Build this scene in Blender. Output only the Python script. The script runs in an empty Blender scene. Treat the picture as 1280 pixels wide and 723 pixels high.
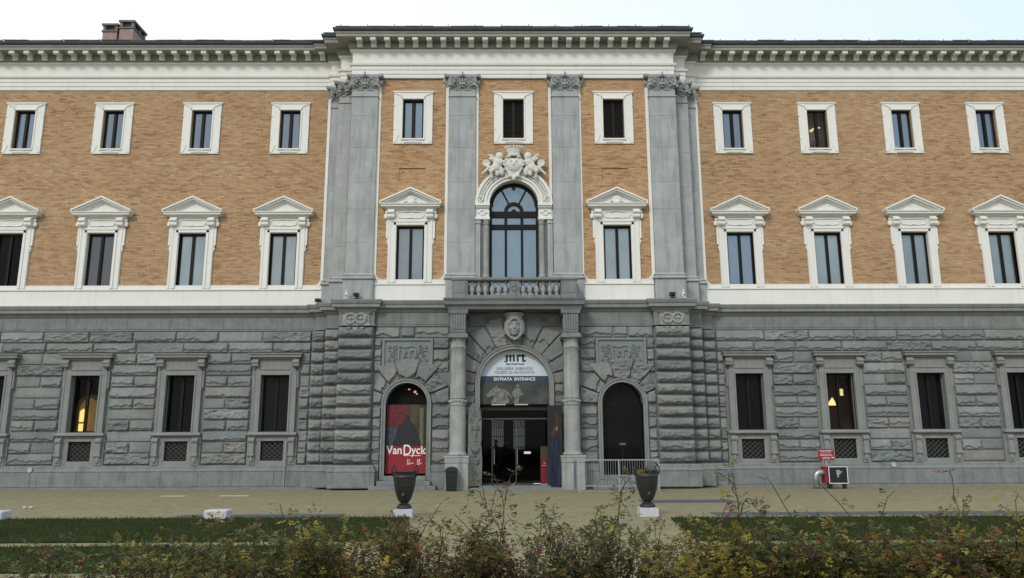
import bpy, bmesh, math, random
from mathutils import Vector, Matrix, noise
random.seed(7)
PI = math.pi
rad = math.radians
S = bpy.context.scene
C = S.collection

# ------------------------------------------------------------------ camera
def set_camera():
    pitch, yaw, roll = .1993, .0092, -.0043
    cy, sy, cp, sp = math.cos(yaw), math.sin(yaw), math.cos(pitch), math.sin(pitch)
    fwd = Vector((sy*cp, cy*cp, sp)); right = Vector((cy, -sy, 0)); up = right.cross(fwd)
    cr, sr = math.cos(roll), math.sin(roll)
    r = right*cr + up*sr; u = -right*sr + up*cr
    cam = bpy.data.objects.new('camera', bpy.data.cameras.new('camera')); C.objects.link(cam)
    m = Matrix((r, u, -fwd)).transposed().to_4x4(); m.translation = Vector((-.2616, -31.578, 1.6))
    cam.matrix_world = m
    cam.data.sensor_width = 36; cam.data.lens = 36*971.754/1280
    cam.data.shift_x = -3.32/1280
    cam.data.clip_start = .05; cam.data.clip_end = 6000
    S.camera = cam
set_camera()

# ------------------------------------------------------------------ sky and light
SUN_EL, SUN_AZ = rad(37), rad(205)
def set_world():
    w = bpy.data.worlds.new('World'); S.world = w; w.use_nodes = True
    nt = w.node_tree; N = nt.nodes; L = nt.links
    for n in list(N): N.remove(n)
    out = N.new('ShaderNodeOutputWorld'); bg = N.new('ShaderNodeBackground'); bg.inputs[1].default_value = .1
    sky = N.new('ShaderNodeTexSky'); sky.sky_type = 'NISHITA'; sky.sun_disc = False
    sky.sun_elevation = SUN_EL; sky.sun_rotation = SUN_AZ
    # an overcast veil over the clear sky: bright white to the left of the palace, thin pale blue to the right
    tc = N.new('ShaderNodeTexCoord'); sep = N.new('ShaderNodeSeparateXYZ'); L.new(tc.outputs['Generated'], sep.inputs[0])
    nz = N.new('ShaderNodeTexNoise'); nz.inputs['Scale'].default_value = 1.6; nz.inputs['Detail'].default_value = 4
    L.new(tc.outputs['Generated'], nz.inputs['Vector'])
    ad = N.new('ShaderNodeMath'); ad.operation = 'MULTIPLY_ADD'; ad.inputs[1].default_value = .25; L.new(nz.outputs['Fac'], ad.inputs[0]); L.new(sep.outputs['X'], ad.inputs[2])
    rp = N.new('ShaderNodeValToRGB'); L.new(ad.outputs[0], rp.inputs[0])
    e = rp.color_ramp.elements; e[0].position = .0; e[0].color = (1, 1, 1, 1); e[1].position = .75; e[1].color = (.74, .90, 1.0, 1)
    sc = N.new('ShaderNodeVectorMath'); sc.operation = 'SCALE'; sc.inputs['Scale'].default_value = 10.5; L.new(rp.outputs[0], sc.inputs[0])
    mx = N.new('ShaderNodeMix'); mx.data_type = 'RGBA'; mx.inputs[0].default_value = .82
    L.new(sky.outputs[0], mx.inputs[6]); L.new(sc.outputs[0], mx.inputs[7])
    L.new(mx.outputs[2], bg.inputs[0]); L.new(bg.outputs[0], out.inputs[0])
set_world()
sun = bpy.data.objects.new('sun', bpy.data.lights.new('sun', 'SUN')); C.objects.link(sun)
sun.data.energy = 1.35; sun.data.angle = rad(12); sun.data.color = (1, .97, .92)
# sun stands in front of the facade, high and a little to the left
sd = Vector((math.sin(SUN_AZ)*math.cos(SUN_EL), math.cos(SUN_AZ)*math.cos(SUN_EL), math.sin(SUN_EL)))
sun.rotation_euler = sd.to_track_quat('Z', 'Y').to_euler()
S.view_settings.view_transform = 'Standard'; S.view_settings.look = 'None'
S.view_settings.exposure = 0.2; S.view_settings.gamma = 1
S.render.engine = 'CYCLES'

# ------------------------------------------------------------------ materials
class NT:
    def __init__(s, name, rough=.8, spec=.3):
        s.m = bpy.data.materials.new(name); s.m.use_nodes = True
        s.t = s.m.node_tree; s.N = s.t.nodes; s.L = s.t.links
        s.b = s.N['Principled BSDF']; s.b.inputs['Roughness'].default_value = rough
        s.b.inputs['Specular IOR Level'].default_value = spec
        s.tc = s.N.new('ShaderNodeTexCoord')
    def nd(s, k, **kw):
        n = s.N.new(k)
        for a, v in kw.items(): setattr(n, a, v)
        return n
    def math(s, op, a, b=None, c=None):
        n = s.nd('ShaderNodeMath', operation=op)
        for i, v in enumerate((a, b, c)):
            if v is None: continue
            if isinstance(v, (int, float)): n.inputs[i].default_value = v
            else: s.L.new(v, n.inputs[i])
        return n.outputs[0]
    def coord(s, sx=1, sy=1, sz=1):
        mp = s.nd('ShaderNodeMapping'); mp.inputs['Scale'].default_value = (sx, sy, sz)
        s.L.new(s.tc.outputs['Object'], mp.inputs[0]); return mp.outputs[0]
    def noise(s, scale, detail=4, vec=None, rough=.55):
        n = s.nd('ShaderNodeTexNoise'); n.inputs['Scale'].default_value = scale; n.inputs['Detail'].default_value = detail
        n.inputs['Roughness'].default_value = rough
        s.L.new(vec or s.tc.outputs['Object'], n.inputs['Vector']); return n.outputs['Fac']
    def ramp(s, fac, stops):
        r = s.nd('ShaderNodeValToRGB'); s.L.new(fac, r.inputs[0]); e = r.color_ramp.elements
        while len(e) < len(stops): e.new(.5)
        for i, (p, c) in enumerate(stops): e[i].position = p; e[i].color = (*c, 1)
        return r.outputs[0]
    def mix(s, fac, a, b, mode='MIX'):
        n = s.nd('ShaderNodeMix', data_type='RGBA', blend_type=mode)
        for i, v in ((0, fac), (6, a), (7, b)):
            if isinstance(v, (int, float)): n.inputs[i].default_value = v
            elif isinstance(v, tuple): n.inputs[i].default_value = (*v, 1)
            else: s.L.new(v, n.inputs[i])
        return n.outputs[2]
    def col(s, c):
        if isinstance(c, tuple): s.b.inputs['Base Color'].default_value = (*c, 1)
        else: s.L.new(c, s.b.inputs['Base Color'])
    def bump(s, h, strength=.3, dist=.02):
        n = s.nd('ShaderNodeBump'); n.inputs['Strength'].default_value = strength; n.inputs['Distance'].default_value = dist
        s.L.new(h, n.inputs['Height']); s.L.new(n.outputs[0], s.b.inputs['Normal'])

def sc3(c, k): return tuple(v*k for v in c)
def mottled(name, c, var=.2, scale=3, rough=.85, bump=.2, fine=40, spec=.2, streak=0.0, dist=.02):
    t = NT(name, rough, spec)
    a = t.noise(scale, 6); b = t.noise(fine, 3)
    base = t.ramp(a, [(.3, sc3(c, 1-var)), (.7, sc3(c, 1+var))])
    base = t.mix(.35, base, t.ramp(b, [(.35, sc3(c, 1-var*1.2)), (.65, sc3(c, 1+var*1.2))]))
    if streak:
        st = t.noise(1, 5, t.coord(5, 5, .45)); f = t.math('MULTIPLY', t.math('SMOOTH_MIN', t.math('MAXIMUM', t.math('SUBTRACT', st, .52), 0), .3, .1), streak*5)
        base = t.mix(f, base, sc3(c, .45))
    t.col(base)
    h = t.math('ADD', t.math('MULTIPLY', a, .5), b); t.bump(h, bump, dist)
    return t.m
def plain(name, c, rough=.5, metal=0, spec=.4, var=.12, bump=0):
    t = NT(name, rough, spec); t.b.inputs['Metallic'].default_value = metal
    n = t.noise(6, 4); t.col(t.ramp(n, [(.3, sc3(c, 1-var)), (.7, sc3(c, 1+var))]))
    if bump: t.bump(t.noise(60, 3), bump, .01)
    return t.m
def brickmat(name, cols, mort):
    t = NT(name, .92, .15)
    s = t.nd('ShaderNodeSeparateXYZ'); t.L.new(t.tc.outputs['Object'], s.inputs[0])
    xx = t.math('ADD', s.outputs['X'], s.outputs['Y']); zz = s.outputs['Z']
    rh, bw = .068, .29
    zr = t.math('DIVIDE', zz, rh); row = t.math('FLOOR', zr); fz = t.math('FRACT', zr)
    off = t.math('MULTIPLY', t.math('MODULO', row, 2.0), .5)
    wn0 = t.nd('ShaderNodeTexWhiteNoise', noise_dimensions='1D'); t.L.new(row, wn0.inputs['W'])
    off = t.math('ADD', off, t.math('MULTIPLY', wn0.outputs[0], .35))
    xc = t.math('ADD', t.math('DIVIDE', xx, bw), off); colm = t.math('FLOOR', xc); fx = t.math('FRACT', xc)
    cb = t.nd('ShaderNodeCombineXYZ'); t.L.new(row, cb.inputs[0]); t.L.new(colm, cb.inputs[1])
    wn = t.nd('ShaderNodeTexWhiteNoise', noise_dimensions='3D'); t.L.new(cb.outputs[0], wn.inputs['Vector'])
    streak = t.noise(1, 4, t.coord(1.9, 1.9, 11)); big = t.noise(.35, 4)
    v = t.math('ADD', t.math('MULTIPLY', wn.outputs[0], .52), t.math('MULTIPLY', streak, .62))
    v = t.math('ADD', v, t.math('MULTIPLY', t.math('SUBTRACT', big, .5), .5))
    base = t.ramp(v, [(.12, cols[0]), (.3, cols[1]), (.55, cols[2]), (.78, cols[3]), (.97, cols[4])])
    # occasional missing edge / open joint
    rag = t.noise(1, 3, t.coord(4.5, 4.5, 13))
    hole = t.math('GREATER_THAN', rag, .645)
    jz = t.math('LESS_THAN', fz, .14); jx = t.math('LESS_THAN', fx, .045)
    j = t.math('MAXIMUM', jz, jx)
    base = t.mix(t.math('MULTIPLY', j, .55), base, mort)
    base = t.mix(t.math('MULTIPLY', hole, .7), base, cols[0])
    t.col(base)
    h = t.math('SUBTRACT', t.math('SUBTRACT', wn.outputs[0], j), t.math('MULTIPLY', hole, 1.2))
    t.bump(h, .6, .012)
    return t.m

M = {}
M['white'] = mottled('white_stucco', (.71, .71, .67), .05, 1.2, .8, .06, 30, streak=.12)
M['carved'] = mottled('carved_white_stone', (.58, .58, .53), .14, 5, .8, .25, 40)
M['brick_wing'] = brickmat('tan_brick', [(.14, .08, .046), (.31, .195, .106), (.405, .265, .150), (.43, .297, .172), (.50, .375, .235)], (.23, .16, .105))
M['brick_mid'] = brickmat('orange_brick', [(.16, .088, .05), (.325, .188, .10), (.44, .272, .145), (.46, .305, .17), (.51, .38, .235)], (.23, .155, .105))
M['pil'] = mottled('grey_pilaster_stone', (.335, .355, .355), .20, 1.5, .85, .15, 35, streak=.45)
M['rock'] = mottled('green_grey_rock', (.188, .203, .197), .30, .9, .92, .5, 26, streak=.2, dist=.03)
M['rocks'] = [M['rock']] + [mottled('rock_stone_tone', c, .26, 1.1, .92, .5, 26, streak=.25, dist=.03) for c in ((.225, .238, .228), (.160, .178, .176), (.20, .205, .19), (.175, .198, .198))]
M['trim'] = mottled('pale_window_stone', (.218, .228, .216), .16, 2.0, .88, .18, 30, streak=.35)
M['plaque'] = mottled('smooth_plaque_stone', (.185, .212, .215), .1, 3, .85, .1, 30)
M['stone'] = mottled('green_grey_stone', (.182, .20, .195), .24, 2.5, .88, .2, 30, streak=.45)
M['stone_dk'] = mottled('weathered_dark_stone', (.15, .165, .16), .25, 2.5, .9, .3, 30, streak=.3)
M['col'] = mottled('mottled_column_stone', (.28, .295, .28), .28, 2.2, .8, .15, 26, streak=.5)
M['frame'] = plain('dark_timber', (.010, .0092, .0085), .5, spec=.15)
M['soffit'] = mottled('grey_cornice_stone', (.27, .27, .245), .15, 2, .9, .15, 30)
M['gutter'] = plain('dark_slate', (.035, .042, .052), .7, var=.3, bump=.3)
M['roof'] = mottled('roof_slate', (.06, .065, .07), .3, 4, .8, .4)
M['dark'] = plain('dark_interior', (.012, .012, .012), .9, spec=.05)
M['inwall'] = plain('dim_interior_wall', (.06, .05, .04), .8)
M['louver'] = plain('brown_louvre', (.020, .018, .016), .6)
M['iron'] = plain('black_iron', (.012, .012, .013), .45, metal=.3)
M['grille'] = plain('weathered_grille', (.05, .052, .05), .6)
M['mask'] = mottled('mask_stone', (.27, .29, .28), .15, 5, .85, .15, 40)
M['dimglass'] = plain('dusty_basement_pane', (.010, .011, .011), .6)
M['bronze'] = mottled('dark_bronze', (.020, .019, .020), .35, 8, .45, .2, 60, spec=.4)
M['plinth'] = mottled('white_block_stone', (.46, .47, .49), .12, 6, .8, .1)
M['steel'] = plain('galvanised_steel', (.34, .36, .36), .4, metal=.6, var=.1)
M['duct'] = plain('shiny_duct', (.38, .38, .37), .35, metal=.7)
M['red'] = plain('sign_red', (.26, .010, .018), .45)
M['posterred'] = plain('poster_red', (.23, .008, .016), .5, var=.04)
M['blk'] = plain('black_plastic', (.012, .012, .012), .35)
M['bin'] = plain('dark_green_plastic', (.007, .017, .012), .45)
M['paper'] = plain('white_print', (.72, .72, .70), .6, var=.02)
M['lunette'] = plain('pale_sign_panel', (.50, .57, .62), .45, var=.04)
M['navy'] = plain('navy_band', (.020, .045, .095), .5, var=.03)
M['ink'] = plain('black_ink', (.012, .012, .012), .6, var=0)
M['grey_ink'] = plain('grey_ink', (.11, .115, .125), .6, var=0)
M['slate'] = mottled('slate_slab', (.085, .092, .11), .2, 4, .7, .2)
M['pale'] = mottled('pale_slab', (.42, .41, .36), .1, 5, .8, .1)
M['skin'] = plain('skin', (.35, .2, .14), .6)
M['coat'] = plain('grey_green_coat', (.10, .11, .09), .9)
M['coat2'] = plain('black_coat', (.02, .02, .022), .9)

def glassmat(name, base, spec, refl, tint=(.8, .9, 1), rough=.04):
    t = NT(name, rough, spec)
    ge = t.nd('ShaderNodeNewGeometry'); oi = t.nd('ShaderNodeObjectInfo')
    n = t.noise(.55, 4, ge.outputs['Position']); f = t.math('ADD', t.math('MULTIPLY', n, .7), t.math('MULTIPLY', oi.outputs['Random'], .45))
    t.col(t.ramp(f, [(.25, sc3(base, .45)), (.55, base), (.85, sc3(base, 1.7))]))
    out = t.N['Material Output']; g = t.nd('ShaderNodeBsdfGlossy'); g.inputs['Roughness'].default_value = rough; g.inputs['Color'].default_value = (*tint, 1)
    ms = t.nd('ShaderNodeMixShader'); ms.inputs[0].default_value = refl
    bn = t.nd('ShaderNodeBump'); bn.inputs['Strength'].default_value = .06; bn.inputs['Distance'].default_value = .05
    t.L.new(t.noise(1.3, 2, ge.outputs['Position']), bn.inputs['Height']); t.L.new(bn.outputs[0], g.inputs['Normal'])
    t.L.new(t.b.outputs[0], ms.inputs[1]); t.L.new(g.outputs[0], ms.inputs[2]); t.L.new(ms.outputs[0], out.inputs[0])
    return t.m
M['glass'] = glassmat('window_glass', (.055, .075, .095), .5, .16, (.62, .82, 1))
M['glass2'] = glassmat('window_glass_curtained', (.15, .185, .185), .5, .12, (.74, .9, 1))
M['glassarc'] = glassmat('arched_window_glass', (.08, .115, .145), .5, .17, (.62, .85, 1))
M['glassdk'] = glassmat('dark_reflection_glass', (.0055, .006, .006), .05, .003)  # near-black panes stand in for dark trees and a building reflected
M['glassmid'] = glassmat('half_dark_reflection_glass', (.022, .022, .022), .5, .05, (.7, .85, 1))  # darkened pane colour imitates a building partly mirrored in the window
def seethrough(name, refl):
    t = NT(name); out = t.N['Material Output']
    g = t.nd('ShaderNodeBsdfGlossy'); g.inputs['Roughness'].default_value = .03
    tr = t.nd('ShaderNodeBsdfTransparent'); tr.inputs[0].default_value = (.8, .83, .8, 1)
    ms = t.nd('ShaderNodeMixShader'); ms.inputs[0].default_value = refl
    t.L.new(tr.outputs[0], ms.inputs[1]); t.L.new(g.outputs[0], ms.inputs[2]); t.L.new(ms.outputs[0], out.inputs[0])
    return t.m
M['clear'] = seethrough('clear_glass', .005)
def emit(name, c, s, base=(.5, .5, .5)):
    t = NT(name); t.col(base); t.b.inputs['Emission Color'].default_value = (*c, 1); t.b.inputs['Emission Strength'].default_value = s
    return t.m
M['warm'] = emit('warm_lamp', (1, .62, .18), 1.6)
M['warm2'] = emit('warm_shade_and_glint', (1, .72, .32), 1.1)
M['daywin'] = emit('far_daylight_window', (.8, .85, .8), .10)

# ------------------------------------------------------------------ mesh builder
class MB:
    def __init__(s): s.v = []; s.f = []; s.mi = []; s.smooth = []; s.cur = 0; s.sm = False
    def add(s, vs, fs):
        o = len(s.v); s.v += [tuple(p) for p in vs]
        for f in fs: s.f.append(tuple(i+o for i in f)); s.mi.append(s.cur); s.smooth.append(s.sm)
    def box(s, x0, x1, y0, y1, z0, z1):
        if x0 > x1: x0, x1 = x1, x0
        if y0 > y1: y0, y1 = y1, y0
        if z0 > z1: z0, z1 = z1, z0
        s.add([(x0,y0,z0),(x1,y0,z0),(x1,y1,z0),(x0,y1,z0),(x0,y0,z1),(x1,y0,z1),(x1,y1,z1),(x0,y1,z1)],
              [(0,3,2,1),(4,5,6,7),(0,1,5,4),(1,2,6,5),(2,3,7,6),(3,0,4,7)])
    def prism(s, poly, y0, y1):       # polygon in XZ (counter-clockwise seen from -Y), extruded from y0 (front) to y1 (back)
        n = len(poly); a = sum(poly[i][0]*poly[(i+1)%n][1]-poly[(i+1)%n][0]*poly[i][1] for i in range(n))
        if a < 0: poly = poly[::-1]
        vs = [(x, y0, z) for x, z in poly] + [(x, y1, z) for x, z in poly]
        s.add(vs, [tuple(range(n)), tuple(range(2*n-1, n-1, -1))] + [(i, i+n, (i+1)%n+n, (i+1)%n) for i in range(n)])
    def lathe(s, prof, cx, cy, n=20, z0=0, sx=1, sy=1):
        vs = []; fs = []
        for r, z in prof:
            for k in range(n): a = 2*PI*k/n; vs.append((cx+r*sx*math.cos(a), cy+r*sy*math.sin(a), z0+z))
        for i in range(len(prof)-1):
            for k in range(n): k2 = (k+1) % n; fs.append((i*n+k, i*n+k2, (i+1)*n+k2, (i+1)*n+k))
        fs.append(tuple(range(n-1, -1, -1))); m = (len(prof)-1)*n; fs.append(tuple(range(m, m+n)))
        s.add(vs, fs)
    def tube(s, pts, r, n=8, r2=None):
        pts = [Vector(p) for p in pts]; m = len(pts); vs = []; fs = []
        rs = r if isinstance(r, (list, tuple)) else [r + ((r2 if r2 is not None else r)-r)*i/max(1, m-1) for i in range(m)]
        ref = Vector((0, 0, 1))
        for i, p in enumerate(pts):
            d = (pts[min(i+1, m-1)]-pts[max(i-1, 0)])
            if d.length < 1e-9: d = Vector((0, 0, 1))
            d.normalize()
            if abs(d.dot(ref)) > .95: ref = Vector((0, 1, 0)) if abs(d.y) < .9 else Vector((1, 0, 0))
            a = d.cross(ref).normalized(); b = d.cross(a)
            for k in range(n): t = 2*PI*k/n; vs.append(p + (a*math.cos(t)+b*math.sin(t))*rs[i])
        for i in range(m-1):
            for k in range(n): k2 = (k+1) % n; fs.append((i*n+k, i*n+k2, (i+1)*n+k2, (i+1)*n+k))
        fs.append(tuple(range(n-1, -1, -1))); fs.append(tuple(range((m-1)*n, m*n)))
        s.add(vs, fs)
    def torus(s, c, R, r, ax='y', n=20, m=6, a0=0, a1=2*PI):
        pts = []
        for k in range(n+1):
            t = a0+(a1-a0)*k/n
            pts.append((c[0]+R*math.cos(t), c[1], c[2]+R*math.sin(t)) if ax == 'y' else ((c[0]+R*math.cos(t), c[1]+R*math.sin(t), c[2]) if ax == 'z' else (c[0], c[1]+R*math.cos(t), c[2]+R*math.sin(t))))
        s.tube(pts, r, m)
    def spiral(s, c, R, r, turns=1.8, d=1, a0=PI/2):
        pts = []; n = int(14*turns)
        for k in range(n+1):
            t = k/n; a = a0 + d*2*PI*turns*t; q = R*(1-.85*t); pts.append((c[0]+q*math.cos(a), c[1]-.03*t, c[2]+q*math.sin(a)))
        s.tube(pts, r, 5, r*.6)
    def ball(s, c, rx, ry=None, rz=None, n=10, m=7, rot=0):
        ry = ry or rx; rz = rz or rx; vs = []; fs = []; cr, sr = math.cos(rot), math.sin(rot)
        for i in range(m+1):
            th = PI*i/m
            for k in range(n):
                a = 2*PI*k/n; x = rx*math.sin(th)*math.cos(a); y = ry*math.sin(th)*math.sin(a); z = rz*math.cos(th)
                vs.append((c[0]+x*cr-z*sr, c[1]+y, c[2]+x*sr+z*cr))
        for i in range(m):
            for k in range(n): k2 = (k+1) % n; fs.append((i*n+k, (i+1)*n+k, (i+1)*n+k2, i*n+k2))
        s.add(vs, fs)
    def sweep(s, path, prof, cap=True):   # prof = [(outward offset, z)] swept along a plan path (outward = right-hand side of travel, towards -Y when going +X)
        P = [Vector(p) for p in path]; n = len(P); q = len(prof); vs = []
        for i in range(n):
            ns = []
            if i > 0: d = (P[i]-P[i-1]).normalized(); ns.append(Vector((d.y, -d.x)))
            if i < n-1: d = (P[i+1]-P[i]).normalized(); ns.append(Vector((d.y, -d.x)))
            nn = ns[0] if len(ns) == 1 else (ns[0]+ns[1]) / (1+ns[0].dot(ns[1]))
            for o, z in prof: vs.append((P[i].x+nn.x*o, P[i].y+nn.y*o, z))
        fs = []
        for i in range(n-1):
            for k in range(q-1): fs.append((i*q+k, (i+1)*q+k, (i+1)*q+k+1, i*q+k+1))
        if cap: fs.append(tuple(range(q))[::-1]); fs.append(tuple(range((n-1)*q, n*q)))
        s.add(vs, fs)
    def wall(s, x0, x1, z0, z1, y, holes=(), depth=.3):   # flat wall facing -Y with rectangular holes and their reveals
        xs = sorted({x0, x1, *[h[0] for h in holes], *[h[1] for h in holes]}); zs = sorted({z0, z1, *[h[2] for h in holes], *[h[3] for h in holes]})
        xs = [x for x in xs if x0 <= x <= x1]; zs = [z for z in zs if z0 <= z <= z1]
        for a, b in zip(xs, xs[1:]):
            for c, d in zip(zs, zs[1:]):
                mx, mz = (a+b)/2, (c+d)/2
                if any(h[0] < mx < h[1] and h[2] < mz < h[3] for h in holes): continue
                s.add([(a,y,c),(b,y,c),(b,y,d),(a,y,d)], [(0,1,2,3)])
        for h in holes:
            a, b, c, d = h
            s.add([(a,y,c),(a,y,d),(a,y+depth,d),(a,y+depth,c)], [(0,1,2,3)]); s.add([(b,y,c),(b,y+depth,c),(b,y+depth,d),(b,y,d)], [(0,1,2,3)])
            s.add([(a,y,d),(b,y,d),(b,y+depth,d),(a,y+depth,d)], [(0,1,2,3)]); s.add([(a,y,c),(a,y+depth,c),(b,y+depth,c),(b,y,c)], [(0,1,2,3)])
    def archplate(s, x0, x1, z0, z1, y0, y1, cx, zc, r, n=24):   # plate with a round-headed opening down to z0
        arc = [(cx+r*math.cos(PI*k/n), zc+r*math.sin(PI*k/n)) for k in range(n+1)]
        out = []
        for k in range(n+1):
            a = PI*k/n; dx, dz = math.cos(a), math.sin(a); t = 1e9
            if dx > 1e-6: t = min(t, (x1-cx)/dx)
            if dx < -1e-6: t = min(t, (x0-cx)/dx)
            if dz > 1e-6: t = min(t, (z1-zc)/dz)
            out.append((cx+dx*t, zc+dz*t))
        for k in range(n):
            q = [arc[k], out[k]]
            if (out[k][0] > x1-1e-5) and (out[k+1][1] > z1-1e-5) and out[k+1][0] < x1-1e-5 and out[k][1] < z1-1e-5: q.append((x1, z1))
            if (out[k+1][0] < x0+1e-5) and (out[k][1] > z1-1e-5) and out[k][0] > x0+1e-5 and out[k+1][1] < z1-1e-5: q.append((x0, z1))
            q += [out[k+1], arc[k+1]]
            s.prism(q, y0, y1)
        s.box(x0, cx-r, y0, y1, z0, zc); s.box(cx+r, x1, y0, y1, z0, zc)
    def ring(s, cx, zc, r0, r1, y0, y1, n=32, a0=0, a1=PI, legs=None):
        for k in range(n):
            a, b = a0+(a1-a0)*k/n, a0+(a1-a0)*(k+1)/n
            s.prism([(cx+r0*math.cos(a), zc+r0*math.sin(a)), (cx+r1*math.cos(a), zc+r1*math.sin(a)), (cx+r1*math.cos(b), zc+r1*math.sin(b)), (cx+r0*math.cos(b), zc+r0*math.sin(b))], y0, y1)
        if legs is not None: s.box(cx-r1, cx-r0, y0, y1, legs, zc); s.box(cx+r0, cx+r1, y0, y1, legs, zc)
    def build(s, name, mat, parent=None, bevel=0, smooth=None):
        me = bpy.data.meshes.new(name); me.from_pydata(s.v, [], s.f); me.update()
        for m in (mat if isinstance(mat, list) else [mat]): me.materials.append(m)
        me.polygons.foreach_set('material_index', s.mi)
        me.polygons.foreach_set('use_smooth', [bool(x) if smooth is None else smooth for x in s.smooth])
        o = bpy.data.objects.new(name, me); C.objects.link(o)
        if parent: o.parent = parent
        if bevel:
            b = o.modifiers.new('bevel', 'BEVEL'); b.width = bevel; b.segments = 2; b.limit_method = 'ANGLE'; b.angle_limit = rad(40)
        return o
def empty(name, loc=(0, 0, 0), label=None, cat=None, group=None, rz=0):
    o = bpy.data.objects.new(name, None); C.objects.link(o); o.location = loc; o.rotation_euler.z = rz
    o.empty_display_size = .2
    tag(o, label, cat, group); return o
def tag(o, label=None, cat=None, group=None, kind=None):
    if label: o['label'] = label
    if cat: o['category'] = cat
    if group: o['group'] = group
    if kind: o['kind'] = kind
    return o
def kids(o): return [c for c in bpy.data.objects if c.parent == o]
def copy_tree(o, parent=None, loc=None):
    c = o.copy(); C.objects.link(c); c.parent = parent
    if loc: c.location = loc
    for ch in kids(o): copy_tree(ch, c)
    return c
def soft(pts, k=5):      # round a hand-drawn outline (Catmull-Rom)
    n = len(pts); out = []
    for i in range(n):
        p0, p1, p2, p3 = pts[i-1], pts[i], pts[(i+1) % n], pts[(i+2) % n]
        for j in range(k):
            t = j/k; f = lambda a, b, c, d: .5*(2*b+(c-a)*t+(2*a-5*b+4*c-d)*t*t+(3*b-a-3*c+d)*t**3)
            out.append((f(p0[0], p1[0], p2[0], p3[0]), f(p0[1], p1[1], p2[1], p3[1])))
    return out
def textmesh(mb, s, x, y, z, size, align='CENTER', extrude=.004, shear=0, sx=1, bold=0, space=1):
    cu = bpy.data.curves.new('t', 'FONT'); cu.body = s; cu.size = size; cu.align_x = align; cu.extrude = extrude; cu.shear = shear; cu.offset = bold; cu.space_character = space
    o = bpy.data.objects.new('t', cu); C.objects.link(o)
    dg = bpy.context.evaluated_depsgraph_get(); me = bpy.data.meshes.new_from_object(o.evaluated_get(dg))
    mb.add([(x+v.co.x*sx, y-v.co.z, z+v.co.y) for v in me.vertices], [tuple(p.vertices) for p in me.polygons])
    bpy.data.objects.remove(o); bpy.data.meshes.remove(me); bpy.data.curves.remove(cu)
def sculpt(mb, name, mat, parent, voxel=.02, bump=True):   # fuse overlapping solids into one continuous carved body
    o = mb.build(name, mat, parent, smooth=True)
    m = o.modifiers.new('fuse', 'REMESH'); m.mode = 'VOXEL'; m.voxel_size = voxel; m.use_smooth_shade = True
    s = o.modifiers.new('soft', 'SMOOTH'); s.iterations = 2; s.factor = .5
    return o

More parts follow.
